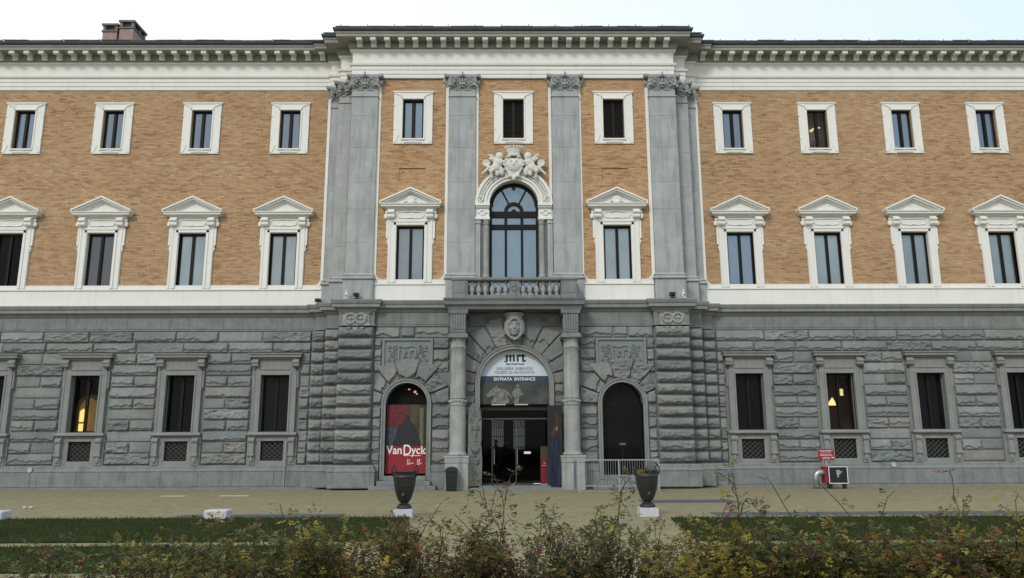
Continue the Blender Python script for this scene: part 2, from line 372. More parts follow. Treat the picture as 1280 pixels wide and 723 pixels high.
# ------------------------------------------------------------------ rough stone blocks
def fbm(x, y, z):
    return noise.fractal(Vector((x, y, z)), .8, 2.1, 4)
def rock(mb, q, y, depth=.10, amp=.06, margin=.03, gap=.019, step=.04, seed=0, pillow=0):
    """q = four XZ corners; a rock-faced block standing proud of plane y towards -Y"""
    (ax, az), (bx, bz), (cx, cz), (dx, dz) = q
    mx, mz = (ax+bx+cx+dx)/4, (az+bz+cz+dz)/4
    w = max(math.hypot(bx-ax, bz-az), math.hypot(cx-dx, cz-dz)); h = max(math.hypot(dx-ax, dz-az), math.hypot(cx-bx, cz-bz))
    nu = max(4, int(w/step)); nv = max(4, int(h/(step if pillow else step*.62)))
    vs = []; fs = []; sd = random.random()*50
    lumpy = random.random() < .22; lip = random.uniform(.12, .38)
    us = [0, .5/nu] + [(i+1)/nu for i in range(nu-1)] + [1-.5/nu, 1]; vv = [0, .5/nv] + [(i+1)/nv for i in range(nv-1)] + [1-.5/nv, 1]
    # outer skirt at plane y, then the face
    U, V = len(us), len(vv)
    def pt(u, v):
        x = (ax*(1-u)+bx*u)*(1-v)+(dx*(1-u)+cx*u)*v; z = (az*(1-u)+bz*u)*(1-v)+(dz*(1-u)+cz*u)*v
        gx = gap/max(w, .01); gz = gap/max(h, .01)
        u2 = gx+(1-2*gx)*u; v2 = gz+(1-2*gz)*v
        return ((ax*(1-u2)+bx*u2)*(1-v2)+(dx*(1-u2)+cx*u2)*v2, (az*(1-u2)+bz*u2)*(1-v2)+(dz*(1-u2)+cz*u2)*v2)
    for j, v in enumerate(vv):
        for i, u in enumerate(us):
            x, z = pt(u, v); e = min(u*w, (1-u)*w, v*h, (1-v)*h)
            n1 = fbm(x*1.6+sd, z*3.2, y*3); n2 = fbm(x*7+sd, z*11, sd)
            if pillow:
                ex = min(u*w, (1-u)*w); ez = min(v*h, (1-v)*h)
                fx_ = min(ex/pillow, 1); fz_ = min(ez/(pillow*1.1), 1)
                k = math.sqrt(max(0, 1-(1-fx_)**2))*math.sqrt(max(0, 1-(1-fz_)**2))
                n3 = fbm(x*2.6+sd, sd*2, y); t = (v-(lip*.9+.22*n3))*h; kk = min(max(t/.03, 0), 1)
                hh = k*(depth*(.86+.14*kk) + amp*(n1*.55+n2*.45) - .03*(1-kk))
            else:
                ee = e + .006*n2
                r = min(max((ee-.008)/.02, 0), 1); r = r*r*(3-2*r)
                if lumpy: body = depth*(.6+.4*(1-abs(n1)*1.8))+amp*n2*.6
                else:
                    n3 = fbm(x*2.6+sd, sd*2, y); n4 = fbm(x*9+sd, sd, 3)
                    vb = lip+.22*n3+.09*n4; t = (v-vb)*h
                    up = depth*(1-.5*max(t, 0)/max(h*(1-vb), .05))+amp*.22*n2
                    lo = margin+.012+amp*.25*(n2+.3)
                    kk = min(max(t/.022, 0), 1); body = lo+(up-lo)*kk
                hh = margin*.6*min(e/.012, 1)+r*max(body-margin*.6, 0)
            vs.append((x, y-max(hh, 0), z))
    for j in range(V-1):
        for i in range(U-1): fs.append((j*U+i, j*U+i+1, (j+1)*U+i+1, (j+1)*U+i))
    mb.cur = random.choice((0, 0, 1, 2, 3, 4)); mb.sm = True; mb.add(vs, fs); mb.sm = False; mb.cur = 0
def rect(x0, x1, z0, z1): return [(x0, z0), (x1, z0), (x1, z1), (x0, z1)]
def voussoirs(mb, cx, zc, r, angs, outer, y, **kw):
    for k in range(len(angs)-1):
        a, b = rad(angs[k]), rad(angs[k+1]); oa = outer(angs[k]+.001, k); ob = outer(angs[k+1]-.001, k)
        q = [(cx+r*math.cos(b), zc+r*math.sin(b)), (cx+r*math.cos(a), zc+r*math.sin(a)), oa, ob]
        rock(mb, q, y, **kw)
COURSE = [.93, 1.375, 1.815, 2.245, 2.68, 3.105, 3.54, 3.98, 4.43, 4.89, 5.35, 5.785, 6.25]

# ================================================================== SETTING: ground
def ground_sheet():
    b = MB(); b.add([(-900, -900, 0), (900, -900, 0), (900, 900, 0), (-900, 900, 0)], [(0, 1, 2, 3)])
    t = NT('sandy_gravel', .95, .1)
    a = t.noise(.35, 5); f = t.noise(55, 4); g = t.noise(3, 5, t.coord(.35, 1, 1))
    base = t.ramp(a, [(.3, (.215, .19, .112)), (.7, (.285, .258, .165))])
    base = t.mix(.45, base, t.ramp(f, [(.3, (.12, .105, .06)), (.55, (.26, .235, .148)), (.8, (.40, .37, .26))]))
    base = t.mix(t.math('MULTIPLY', g, .35), base, (.19, .165, .105))
    p = t.noise(1, 5, t.coord(.25, .9, 1)); base = t.mix(t.math('MULTIPLY', t.math('GREATER_THAN', p, .58), .0), base, base)
    base = t.mix(t.math('MULTIPLY', t.math('SMOOTH_MAX', t.math('SUBTRACT', p, .52), 0, .05), 2.2), base, (.33, .30, .23))
    base = t.mix(t.math('MULTIPLY', t.noise(9, 3), .3), base, (.11, .095, .06))
    q = t.noise(1, 6, t.coord(3.0, 7.0, 1), .7); base = t.mix(.55, base, t.ramp(q, [(.32, (.11, .095, .055)), (.5, (.245, .22, .135)), (.68, (.40, .37, .255))]))
    w = t.noise(1, 3, t.coord(.12, 1.7, 1)); base = t.mix(t.math('MULTIPLY', t.math('LESS_THAN', w, .42), .18), base, (.12, .105, .07))
    t.col(base); t.bump(f, .5, .02)
    return tag(b.build('gravel_ground', t.m), kind='structure')
ground_sheet()
LAWNS = [(-60, -2.5, -2.2, -13.3, -17.6), (60, 3.35, 2.95, -13.75, -17.8), (-60, -2.9, -2.95, -18.35, -20.9), (60, 3.5, 3.4, -18.5, -24.6)]   # far side, inner edge at back, inner edge at front, back, front
def lawns():
    t = NT('lawn_soil_green', .95, .1)
    a = t.noise(1.2, 6); f = t.noise(70, 3)
    c = t.ramp(a, [(.3, (.018, .030, .009)), (.7, (.034, .048, .014))]); c = t.mix(.5, c, t.ramp(f, [(.3, (.010, .018, .005)), (.7, (.045, .062, .018))]))
    t.col(c); t.bump(f, .8, .03)
    b = MB()
    for xf, xb, xn, yb, yn in LAWNS:
        v = [(xf, yn), (xn, yn), (xb, yb), (xf, yb)]; b.add([(x, y, z) for z in (-.02, .035) for x, y in v], [(0, 1, 2, 3), (4, 5, 6, 7), (0, 1, 5, 4), (1, 2, 6, 5), (2, 3, 7, 6)])
    tag(b.build('lawn', t.m), kind='structure')
    # blades
    t2 = NT('grass_blade', .8, .2); n = t2.noise(.9, 4)
    t2.col(t2.ramp(n, [(.3, (.020, .034, .008)), (.7, (.042, .052, .013))]))
    g = MB(); rnd = random.Random(3)
    vs = []; fs = []
    for xf, xb, xn, y1, y0 in LAWNS:
        x0 = max(min(xf, xb, xn), -16); x1 = min(max(xf, xb, xn), 16)
        cnt = int((x1-x0)*(y1-y0)*520)
        for _ in range(cnt):
            x = rnd.uniform(x0, x1); y = rnd.uniform(y0, y1); xe = xn+(xb-xn)*(y-y0)/(y1-y0)
            xe += .10*math.sin(y*9)+rnd.uniform(-.05, .07); y += rnd.gauss(0, .03)
            if (xf < 0 and x > xe) or (xf > 0 and x < xe): continue
            h = rnd.uniform(.03, .075); w = rnd.uniform(.006, .012); a = rnd.uniform(0, PI)
            dx, dy = math.cos(a)*w, math.sin(a)*w*.4; lx, ly = rnd.uniform(-.03, .03), rnd.uniform(-.03, .03)
            o = len(vs); vs += [(x-dx, y-dy, .03), (x+dx, y+dy, .03), (x+lx, y+ly, .035+h)]; fs.append((o, o+1, o+2))
    g.add(vs, fs)
    tag(g.build('grass', t2.m), 'short dark green grass growing on the flat lawns', 'grass', kind='stuff')
lawns()
def slabs():
    b = MB()
    for x0, x1, y0, y1 in [(-8.05, -4.2, -13.05, -12.1)]: b.box(x0, x1, y0, y1, -.01, .012)
    for x0, x1, y0, y1 in [(4.6, 14.5, -12.9, -12.15)]: b.box(x0, x1, y0, y1, -.01, .012)
    for x0, x1, y0, y1 in [(3.6, 6.3, -8.8, -7.7)]: b.box(x0, x1, y0, y1, -.01, .012)
    tag(b.build('slate_paving', M['slate']), kind='structure')
    b = MB(); b.box(-11.9, -11.05, -4.75, -4.4, -.01, .012); b.box(-9.9, -8.95, -4.75, -4.4, -.01, .012)
    tag(b.build('pale_paving', M['pale']), kind='structure')
    b = MB(); b.box(-26, -6.95, -.42, 0, -.05, .07); b.box(6.95, 26, -.42, 0, -.05, .07)
    b.box(-1.75, 1.75, -2.1, -.5, -.05, .075); b.box(-1.35, 1.35, -1.5, -.5, -.05, .13)
    tag(b.build('stone_kerb', M['stone'], bevel=.008), kind='structure')
slabs()

# ================================================================== THE PALACE
B = empty('museum_building', (0, 0, 0), 'long brick and grey stone palace with white cornice and central arched entrance', 'building')
WX = {'L': [-(9.627+3.8*k) for k in range(5)], 'R': [9.516+3.6855*k for k in range(5)]}
EX = 26.0
# --- plan paths
def mirror(half): return half + [(-x, y) for x, y in half[::-1]]
ENT = mirror([(-EX, 0), (-7.85, 0), (-7.85, -.12), (-7.32, -.12), (-7.32, -.62), (-6.72, -.62), (-6.72, -1.15)])
STR = mirror([(-EX, 0), (-8.1, 0), (-8.1, -.2), (-7.55, -.2), (-7.55, -.65), (-6.9, -.65), (-6.9, -1.35), (-5.5, -1.35), (-5.5, -1.12)])
# --- upper brick walls
def upper_walls():
    for side in 'LR':
        holes = []
        for x in WX[side]:
            holes += [(x-.56, x+.56, 8.05, 10.38), (x-.42, x+.42, 14.13, 15.9)]
        b = MB(); x0, x1 = (-EX, -7.4) if side == 'L' else (7.4, EX)
        b.wall(x0, x1, 7.2, 18.3, 0, holes, .28); b.build('brick_wall', M['brick_wing'], B)
        xo = -EX if side == 'L' else EX
        b = MB(); s = -1 if side == 'L' else 1; b.box(xo, xo-s*.3, .002, 12, 0, 18.3); b.build('side_wall', M['brick_wing'], B)
    b = MB(); h = [(sx*4.19-.56, sx*4.19+.56, 8.05, 10.38) for sx in (-1, 1)] + [(x-.42, x+.42, 14.13, 15.9) for x in (-4.19, 0, 4.19)] + [(-1.2, 1.2, 7.3, 12.3)]
    h += [(sx*4.19-.54, sx*4.19+.54, 12.3, 12.86) for sx in (-1, 1)]
    b.wall(-6.8, 6.8, 7.2, 18.3, -1.1, h, .1)
    for sx in (-1, 1):
        b.box(sx*4.19-.53, sx*4.19+.53, -1.05, -.9, 12.3, 12.86)
        b.box(sx*6.8, sx*6.79, -1.1, 0, 7.2, 18.3)
    for sx in (-1, 1): b.box(sx*7.4, sx*6.8, -.5, 0, 7.2, 18.3)
    b.build('brick_wall', M['brick_mid'], B)
upper_walls()
# --- entablature
def entablature():
    b = MB()
    b.sweep(ENT, [(0, 16.8), (.05, 16.83), (.05, 16.98), (.075, 16.99), (.075, 17.16), (.10, 17.175), (.10, 17.33), (.16, 17.36), (.18, 17.44), (.12, 17.45), (.07, 17.47), (.07, 17.95), (.1, 17.97), (.16, 18.0), (.19, 18.05), (0, 18.05)])
    b.build('architrave_and_frieze', M['white'], B)
    b = MB()
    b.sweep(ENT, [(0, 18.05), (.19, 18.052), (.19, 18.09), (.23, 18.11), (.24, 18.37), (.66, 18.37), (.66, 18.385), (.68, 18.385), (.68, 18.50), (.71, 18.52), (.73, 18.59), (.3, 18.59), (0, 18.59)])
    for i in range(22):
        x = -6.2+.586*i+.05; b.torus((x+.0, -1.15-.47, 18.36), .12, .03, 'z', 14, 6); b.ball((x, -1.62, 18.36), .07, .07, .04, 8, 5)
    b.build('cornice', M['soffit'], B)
    # gutter + roof edge
    b = MB()
    b.sweep(ENT, [(.3, 18.59), (.74, 18.592), (.78, 18.62), (.80, 18.67), (.80, 18.735), (.75, 18.75), (.3, 18.75)])
    b.build('gutter', M['gutter'], B)
    rnd = random.Random(5); b = MB()
    def tiles(x0, x1, yf):
        x = x0
        while x < x1:
            w = rnd.uniform(.5, .8); zt = rnd.uniform(.0, .035); x2 = min(x+w, x1)
            b.add([(x, yf, 18.753+zt), (x2, yf, 18.753+zt), (x2, yf, 18.80+zt), (x, yf, 18.80+zt), (x2, yf+7.5, 20.9+zt), (x, yf+7.5, 20.9+zt)], [(0, 1, 2, 3), (3, 2, 4, 5)])
            if rnd.random() < .35: b.ball(((x+x2)/2, yf+.1, 18.81+zt), .3, .06, .04, 8, 4)
            x = x2
    tiles(-EX, -8.1, -.75); tiles(8.1, EX, -.75); tiles(-7.42, 7.42, -1.9); tiles(-8.05, -7.44, -1.38); tiles(7.44, 8.05, -1.38)
    x = -7.2
    while x < 7.4: b.tube([(x, -1.88, 18.77), (x, -1.88, 18.91)], .012, 5); x += 1.12
    x = 9
    while x < 25: b.tube([(x, -.73, 18.77), (x, -.73, 18.88)], .012, 5); x += 1.08
    b.add([(-EX, 6, 20.9), (EX, 6, 20.9), (EX, 13, 18.4), (-EX, 13, 18.4)], [(0, 1, 2, 3)])
    b.build('roof', M['roof'], B)
    # modillions
    md = MB()
    prof = [(-.24, 18.37), (-.63, 18.368), (-.65, 18.33), (-.645, 18.25), (-.58, 18.225), (-.52, 18.25), (-.46, 18.27), (-.40, 18.23), (-.36, 18.12), (-.24, 18.10)]
    for x0, x1 in ((-.105, .105),):
        n = len(prof); vs = [(x0, y, z-.0015) for y, z in prof]+[(x1, y, z-.0015) for y, z in prof]
        md.add(vs, [tuple(range(n)), tuple(range(2*n-1, n-1, -1))]+[(i, i+n, (i+1) % n+n, (i+1) % n) for i in range(n)])
    md.tube([(-.115, -.60, 18.275), (.115, -.60, 18.275)], .06, 10); md.tube([(-.115, -.31, 18.13), (.115, -.31, 18.13)], .055, 10); md.box(-.13, .13, -.65, -.24, 18.335, 18.367)
    first = md.build('modillion', M['carved'], B, bevel=.008)
    spots = [(-8.28-.6333*i, 0) for i in range(26)] + [(8.28+.6143*i, 0) for i in range(26)] + [(-6.45+.586*i, -1.15) for i in range(23)]
    for i, (x, y) in enumerate(spots):
        o = first if i == 0 else first.copy()
        if i: C.objects.link(o); o.parent = B
        o.location = (x, y, 0)
entablature()
# --- white strips, base band
def white_trim():
    b = MB()
    b.sweep(mirror([(-EX, 0), (-7.98, 0)])[:2], [(.0, 7.28), (.04, 7.28), (.04, 7.93), (0, 7.94)]); b.sweep([(7.98, 0), (EX, 0)], [(.0, 7.28), (.04, 7.28), (.04, 7.93), (0, 7.94)])
    for a, c in ((-EX, -7.98), (7.98, EX)):
        b.sweep([(a, 0), (c, 0)], [(0, 7.935), (.085, 7.94), (.085, 8.0), (.05, 8.005), (.05, 8.15), (.02, 8.16), (0, 8.16)])
    def quarter(cx, cz, sx, y):     # brick panel's scooped corner in white
        R = .26; pts = [(cx, cz), (cx+sx*R, cz)] + [(cx+sx*R-sx*R*math.sin(a), cz+R-R*math.cos(a)) for a in [i*PI/16 for i in range(1, 9)]]
        b.prism(pts, y, y+.05)
    for sx in (-1, 1):
        b.box(sx*7.9, sx*8.02, -.035, .0, 8.15, 16.8); quarter(sx*8.02, 8.16, sx, -.05)
        b.box(sx*5.54, sx*5.67, -1.135, -1.1, 8.15, 16.8); quarter(sx*5.54, 8.16, -sx, -1.15)
        b.box(sx*2.70, sx*2.82, -1.135, -1.1, 8.15, 16.8); quarter(sx*2.82, 8.16, sx, -1.15)
        b.box(sx*1.46, sx*1.58, -1.135, -1.1, 8.15, 16.8)
        for a, c, top in ((sx*5.67, sx*5.5, 16.8), (sx*2.95, sx*2.79, 16.8), (sx*1.5, sx*1.3, 16.8), (sx*8.0, sx*8.14, 16.8)):
            yy = -1.13 if abs(a) < 7 else -.03        # little cavetto where the strip meets the architrave
            s2 = 1 if c > a else -1; R = .22
            pts = [(c, top), (c, top-.02)] + [(a+(c-a)*(1-math.sin(t)), top-R*(1-math.cos(t))) for t in [i*PI/16 for i in range(1, 9)]] + [(a, top)]
            b.prism(pts, yy-.012, yy+.03)
        x0, x1 = sorted((sx*2.75, sx*5.6))
        b.box(x0, x1, -1.14, -1.1, 7.28, 7.93)
        b.box(x0, x1, -1.185, -1.1, 7.935, 8.0); b.box(x0, x1, -1.15, -1.1, 8.002, 8.15)
        b.box(sx*7.45, sx*7.98, -.05, .0, 7.28, 8.1)
    b.build('white_base_band', M['white'], B)
white_trim()
# --- pilasters with capitals
def capital(w, y, d=.35):
    """capital centred on x=0, front face of shaft at y, 15.95 .. 16.93"""
    b = MB(); h = w/2; k = w/1.1
    b.box(-h+.01, h-.01, y+.01, y+d, 15.9, 16.78)
    b.sweep([(-h, y+d), (-h, y), (h, y), (h, y+d)], [(0, 15.93), (.035, 15.94), (.045, 15.965), (.035, 15.99), (0, 16.0)])
    for sx in (-.21, .21): b.box(sx*k-.13*k, sx*k+.13*k, y-.035, y, 16.245, 16.285)
    b.box(-h-.01, h+.01, y-.02, y+d, 16.33, 16.37)
    b.box(-h+.03, h-.03, y+.015, y+d, 16.37, 16.78)
    # abacus, concave in plan
    n = 12; top = [(-h-.2, y-.2)] + [(-h-.2+(2*h+.4)*i/n, y-.2+.12*math.sin(PI*i/n)) for i in range(1, n)] + [(h+.2, y-.2)]
    vs = []
    for z, o in ((16.77, 0), (16.81, .02), (16.86, .035), (16.90, .02)):
        vs += [(x*(1+o*.4), yy-o, z) for x, yy in top] + [(h+.2, y+d, z), (-h-.2, y+d, z)]
    m = n+3; fs = [tuple(range(m-1, -1, -1)), tuple(range(3*m, 4*m))]
    for j in range(3):
        for i in range(m): i2 = (i+1) % m; fs.append((j*m+i, j*m+i2, (j+1)*m+i2, (j+1)*m+i))
    b.add(vs, fs)
    for s in (-1, 1):
        vx = s*(h-.13*k)
        b.tube([(vx, y-.02, 16.60), (vx, y-.15, 16.60)], .13*k, 18)
        b.spiral((vx, y-.17, 16.60), .17*k, .034, 1.7, -s, PI/2); b.ball((vx, y-.19, 16.60), .04)
        b.tube([(s*(h-.02), y+.12, 16.60), (s*(h+.15), y+.12, 16.60)], .13*k, 12)
        b.torus((s*(h+.15), y+.12, 16.60), .13*k, .03, 'x', 12, 5)
        # curled leaves that hang below the volutes
        b.tube([(s*(h-.28*k), y-.03, 16.38), (s*(h-.16*k), y-.12, 16.43), (s*(h-.02), y-.16, 16.43), (s*(h+.08), y-.15, 16.36)], [.03, .05, .055, .03], 7)
        b.ball((s*(h+.07), y-.13, 16.345), .05, .05, .05)
        b.tube([(s*.05*k, y-.05, 16.40), (s*.10*k, y-.12, 16.52), (s*.20*k, y-.16, 16.66), (s*.36*k, y-.17, 16.765)], .032, 6)
        b.tube([(s*.20*k, y-.02, 16.38), (s*.22*k, y-.09, 16.48), (s*.30*k, y-.08, 16.50)], .025, 6)
        b.ball((s*.10*k, y-.11, 16.66), .03, .045, .08, rot=-s*.3)
    b.tube([(-.17*k, y-.06, 16.42), (-.09*k, y-.13, 16.46), (0, y-.15, 16.47), (.09*k, y-.13, 16.46), (.17*k, y-.06, 16.42)], [.02, .05, .055, .05, .02], 7); b.tube([(-.11*k, y-.05, 16.36), (0, y-.10, 16.37), (.11*k, y-.05, 16.36)], .03, 6)
    b.ball((0, y-.12, 16.62), .04, .06, .11); b.ball((0, y-.2, 16.85), .075, .06, .075); b.ball((0, y-.2, 16.95), .04, .04, .04)
    for s in (-1, 1): b.ball((s*.07, y-.18, 16.80), .05, .05, .04)
    return b
def pilaster_mesh(w, y, d):
    b = MB(); h = w/2; j = [8.42, 9.65, 11.05, 12.2, 13.7, 15.1, 15.93]
    for z0, z1 in zip(j, j[1:]): b.box(-h, h, y, y+d, z0, z1-.012)
    b.box(-h+.008, h-.008, y+.008, y+d, 8.4, 15.93)
    return b
def pilaster_base(w, y, d):
    b = MB(); h = w/2; p = [(-h, y+d), (-h, y), (h, y), (h, y+d)]
    b.sweep(p, [(0, 7.28), (.055, 7.285), (.055, 8.13), (0, 8.13)])
    b.sweep(p, [(0, 8.132), (.115, 8.134), (.125, 8.175), (.115, 8.21), (.07, 8.22), (.06, 8.26), (.085, 8.285), (.085, 8.315), (.05, 8.335), (.01, 8.36), (0, 8.42)])
    b.box(-h+.01, h-.01, y+.01, y+d, 7.28, 8.42)
    return b
def pilasters():
    for x, w, y, d in [(-6.21, 1.10, -1.25, .6), (6.24, 1.12, -1.25, .6), (-2.13, 1.1, -1.25, .18), (2.16, 1.12, -1.25, .18), (-7.07, .72, -.62, .6), (7.09, .74, -.62, .6), (-7.50, .72, -.12, .2), (7.53, .72, -.12, .2)]:
        o = pilaster_mesh(w, y, d).build('pilaster', M['pil'], B, bevel=.006); o.location.x = x
        c = capital(w, y, d).build('capital', M['pil'], o, bevel=.006)
        for p in c.data.polygons: p.use_smooth = False
        pilaster_base(w, y, d).build('pedestal', M['pil'], o, bevel=.006)
pilasters()

# --- windows --------------------------------------------------------
def leaf_frame(b, hw, z0, z1, y, mid=True, f=.07):
    b.box(-hw, -hw+f, y, y+.07, z0, z1); b.box(hw-f, hw, y, y+.07, z0, z1)
    b.box(-hw+f, hw-f, y, y+.07, z1-f*1.2, z1); b.box(-hw+f, hw-f, y, y+.07, z0, z0+f*.9)
    if mid: b.box(-.055, .055, y-.02, y+.06, z0+f*.9, z1-f*1.2)
def scallop(b, hw, z0, z1, y, f):   # small rounded blocks in the pane corners, giving the panes softened ends
    for s in (-1, 1):
        for xx in (s*.06, s*(hw-f-.005)): b.box(xx-.012, xx+.012, y+.01, y+.05, z0, z0+.1)
def upper_window(glass):
    b = MB(); y = -.06
    for a, c, d, e in ((-.81, -.44, 13.9, 16.225), (.44, .81, 13.9, 16.225), (-.44, .44, 15.88, 16.225), (-.44, .44, 13.9, 14.13)): b.box(a, c, y, 0, d, e)
    b.sweep([(-.82, 0), (-.82, y), (.82, y), (.82, 0)], [(0, 16.15), (.03, 16.18), (.04, 16.24), (0, 16.245)])
    b.ring(0, 0, 0, 0, 0, 0, 1) if False else None
    # inner moulding, corner brackets and little keys
    for s in (-1, 1):
        b.box(s*.44, s*.50, y-.025, y, 14.13, 15.94); b.prism([(s*.80, 16.13), (s*.50, 16.13), (s*.46, 15.97), (s*.58, 16.05)], y-.03, y)
        b.prism([(s*.80, 13.96), (s*.70, 13.96), (s*.56, 14.3), (s*.62, 14.32)], y-.02, y); b.ball((s*.80, y-.01, 15.6), .035); b.ball((s*.80, y-.01, 14.55), .03)
    b.box(-.5, .5, y-.025, y, 15.89, 15.945); b.box(-.48, .48, y-.05, y+.01, 14.06, 14.125)
    b.box(-.36, .36, y-.035, y, 13.94, 13.99); b.box(-.16, .16, y-.045, y, 13.985, 14.03)
    for s in (-1, 1): b.box(s*.421, s*.44, 0, .2, 14.13, 15.88)
    o = b.build('window', M['white'], None, bevel=.005)
    f = MB(); leaf_frame(f, .42, 14.13, 15.88, .1, f=.06)
    for s in (-1, 1):
        f.box(s*.055, s*.075, .115, .16, 14.2, 15.8); 
    f.build('window_frame', M['frame'], o)
    g = MB()
    if glass == 'louver':
        for s in (-1, 1):
            z = 14.2
            while z < 15.8: g.add([(s*.05, .10, z), (s*.36, .10, z), (s*.36, .15, z+.06), (s*.05, .15, z+.06)], [(0, 1, 2, 3)]); z += .055
            g.box(s*.02, s*.4, .15, .16, 14.15, 15.85)
        g.build('shutter', M['louver'], o)
    else:
        for s in (-1, 1): g.box(s*.05, s*.37, .15, .155, 14.18, 15.82)
        g.build('glass_pane', M[glass], o)
    return o
def pediment(b, y, carved=False):
    # horizontal cornice with its ends, raking cornices, tympanum
    prof = [(0, 11.02), (.05, 11.04), (.08, 11.09), (.16, 11.11), (.24, 11.13), (.24, 11.19), (.28, 11.21), (.29, 11.255), (0, 11.258)]
    b.sweep([(-.945, 0), (-.945, y), (.945, y), (.945, 0)], prof)
    ap = 11.93
    for s in (-1, 1):
        for (o0, o1, yy) in ((.0, .075, -.30), (.077, .15, -.24), (.152, .215, -.14)):
            b.prism([(s*1.235, 11.262+.085-o0*.9), (0, ap-o0), (0, ap-o1), (s*(1.235-.1*o1*12), 11.262+.085*(1-o1*4))], y+yy, 0)
        b.prism([(s*1.245, 11.26), (s*1.18, 11.26), (s*1.18, 11.40), (s*1.245, 11.36)], y-.29, 0)
    b.prism([(-1.0, 11.26), (1.0, 11.26), (0, ap-.2)], y-.04, 0)
def console(b, cx, z0, z1, y, w=.1, d=.16):
    b.box(cx-w, cx+w, y-d*.7, y, z0+.05, z1); b.tube([(cx-w-.01, y-d*.75, z1-.12), (cx+w+.01, y-d*.75, z1-.12)], .075, 10)
    b.tube([(cx-w-.01, y-d*.45, z0+.13), (cx+w+.01, y-d*.45, z0+.13)], .085, 10)
def piano_window(glass, carved=False):
    b = MB(); y = -.07
    # architrave with ears
    for s in (-1, 1):
        b.box(s*.56, s*.90, y, 0, 8.02, 10.38); b.box(s*.905, s*.985, y-.005, 0, 9.85, 10.60); b.box(s*.58, s*.68, y-.035, y, 8.02, 10.50)
        b.box(s*.90, s*.94, y+.01, 0, 9.60, 9.85); b.ball((s*.95, y, 9.86), .04); b.ball((s*.95, y, 9.70), .028)
        b.box(s*.56, s*.575, 0, .26, 8.05, 10.38)
        b.box(s*.80, s*.88, y-.02, y, 8.02, 10.55)
    b.box(-.90, .90, y, 0, 10.38, 10.60); b.box(-.68, .68, y-.035, y, 10.40, 10.50); b.box(-.90, .90, y-.025, y, 10.55, 10.60)
    b.prism([(-.8, 10.60), (-.6, 10.52), (.6, 10.52), (.8, 10.60)], y-.045, y)
    # frieze field and consoles
    b.box(-.93, .93, y-.02, 0, 10.602, 11.02)
    for s in (-1, 1):
        console(b, s*.78, 10.62, 11.03, y-.02, .13, .18); b.ball((s*1.0, y, 10.76), .1, .07, .12); b.ball((s*.98, y, 10.94), .07, .06, .08)
        b.tube([(s*.50, y-.03, 10.95), (s*.55, y-.04, 10.8), (s*.48, y-.04, 10.7), (s*.2, y-.04, 10.68)], .018, 5)
    b.tube([(-.5, y-.03, 10.95), (-.2, y-.04, 10.93), (0, y-.05, 10.96), (.2, y-.04, 10.93), (.5, y-.03, 10.95)], .02, 5)
    b.tube([(-.22, y-.03, 10.67), (0, y-.05, 10.70), (.22, y-.03, 10.67)], .022, 5)
    if carved:
        for k in range(9): a = PI*k/8; b.ball((.2*math.cos(a), y-.05, 10.95+.05*math.sin(a)), .035, .04, .03)
    o = b.build('window', M['white'], None, bevel=.005)
    p = MB(); pediment(p, y)
    if carved:
        for k in range(7): a = rad(15+25*k); p.ball((.15*math.cos(a), y-.10, 11.34+.18*math.sin(a)), .05, .05, .11, rot=a-PI/2)
        p.ball((0, y-.1, 11.36), .15, .07, .1)
        for s in (-1, 1): p.ball((s*.36, y-.1, 11.31), .11, .06, .05); p.ball((s*.27, y-.1, 11.37), .06, .06, .05); p.ball((s*.5, y-.09, 11.30), .06, .05, .035)
    p.build('pediment', M['white'], o, bevel=.004)
    f = MB(); leaf_frame(f, .56, 8.03, 10.38, .1, f=.075); f.build('window_frame', M['frame'], o)
    g = MB()
    for s in (-1, 1): g.box(s*.055, s*.5, .145, .15, 8.08, 10.32)
    g.build('glass_pane', M[glass], o)
    return o
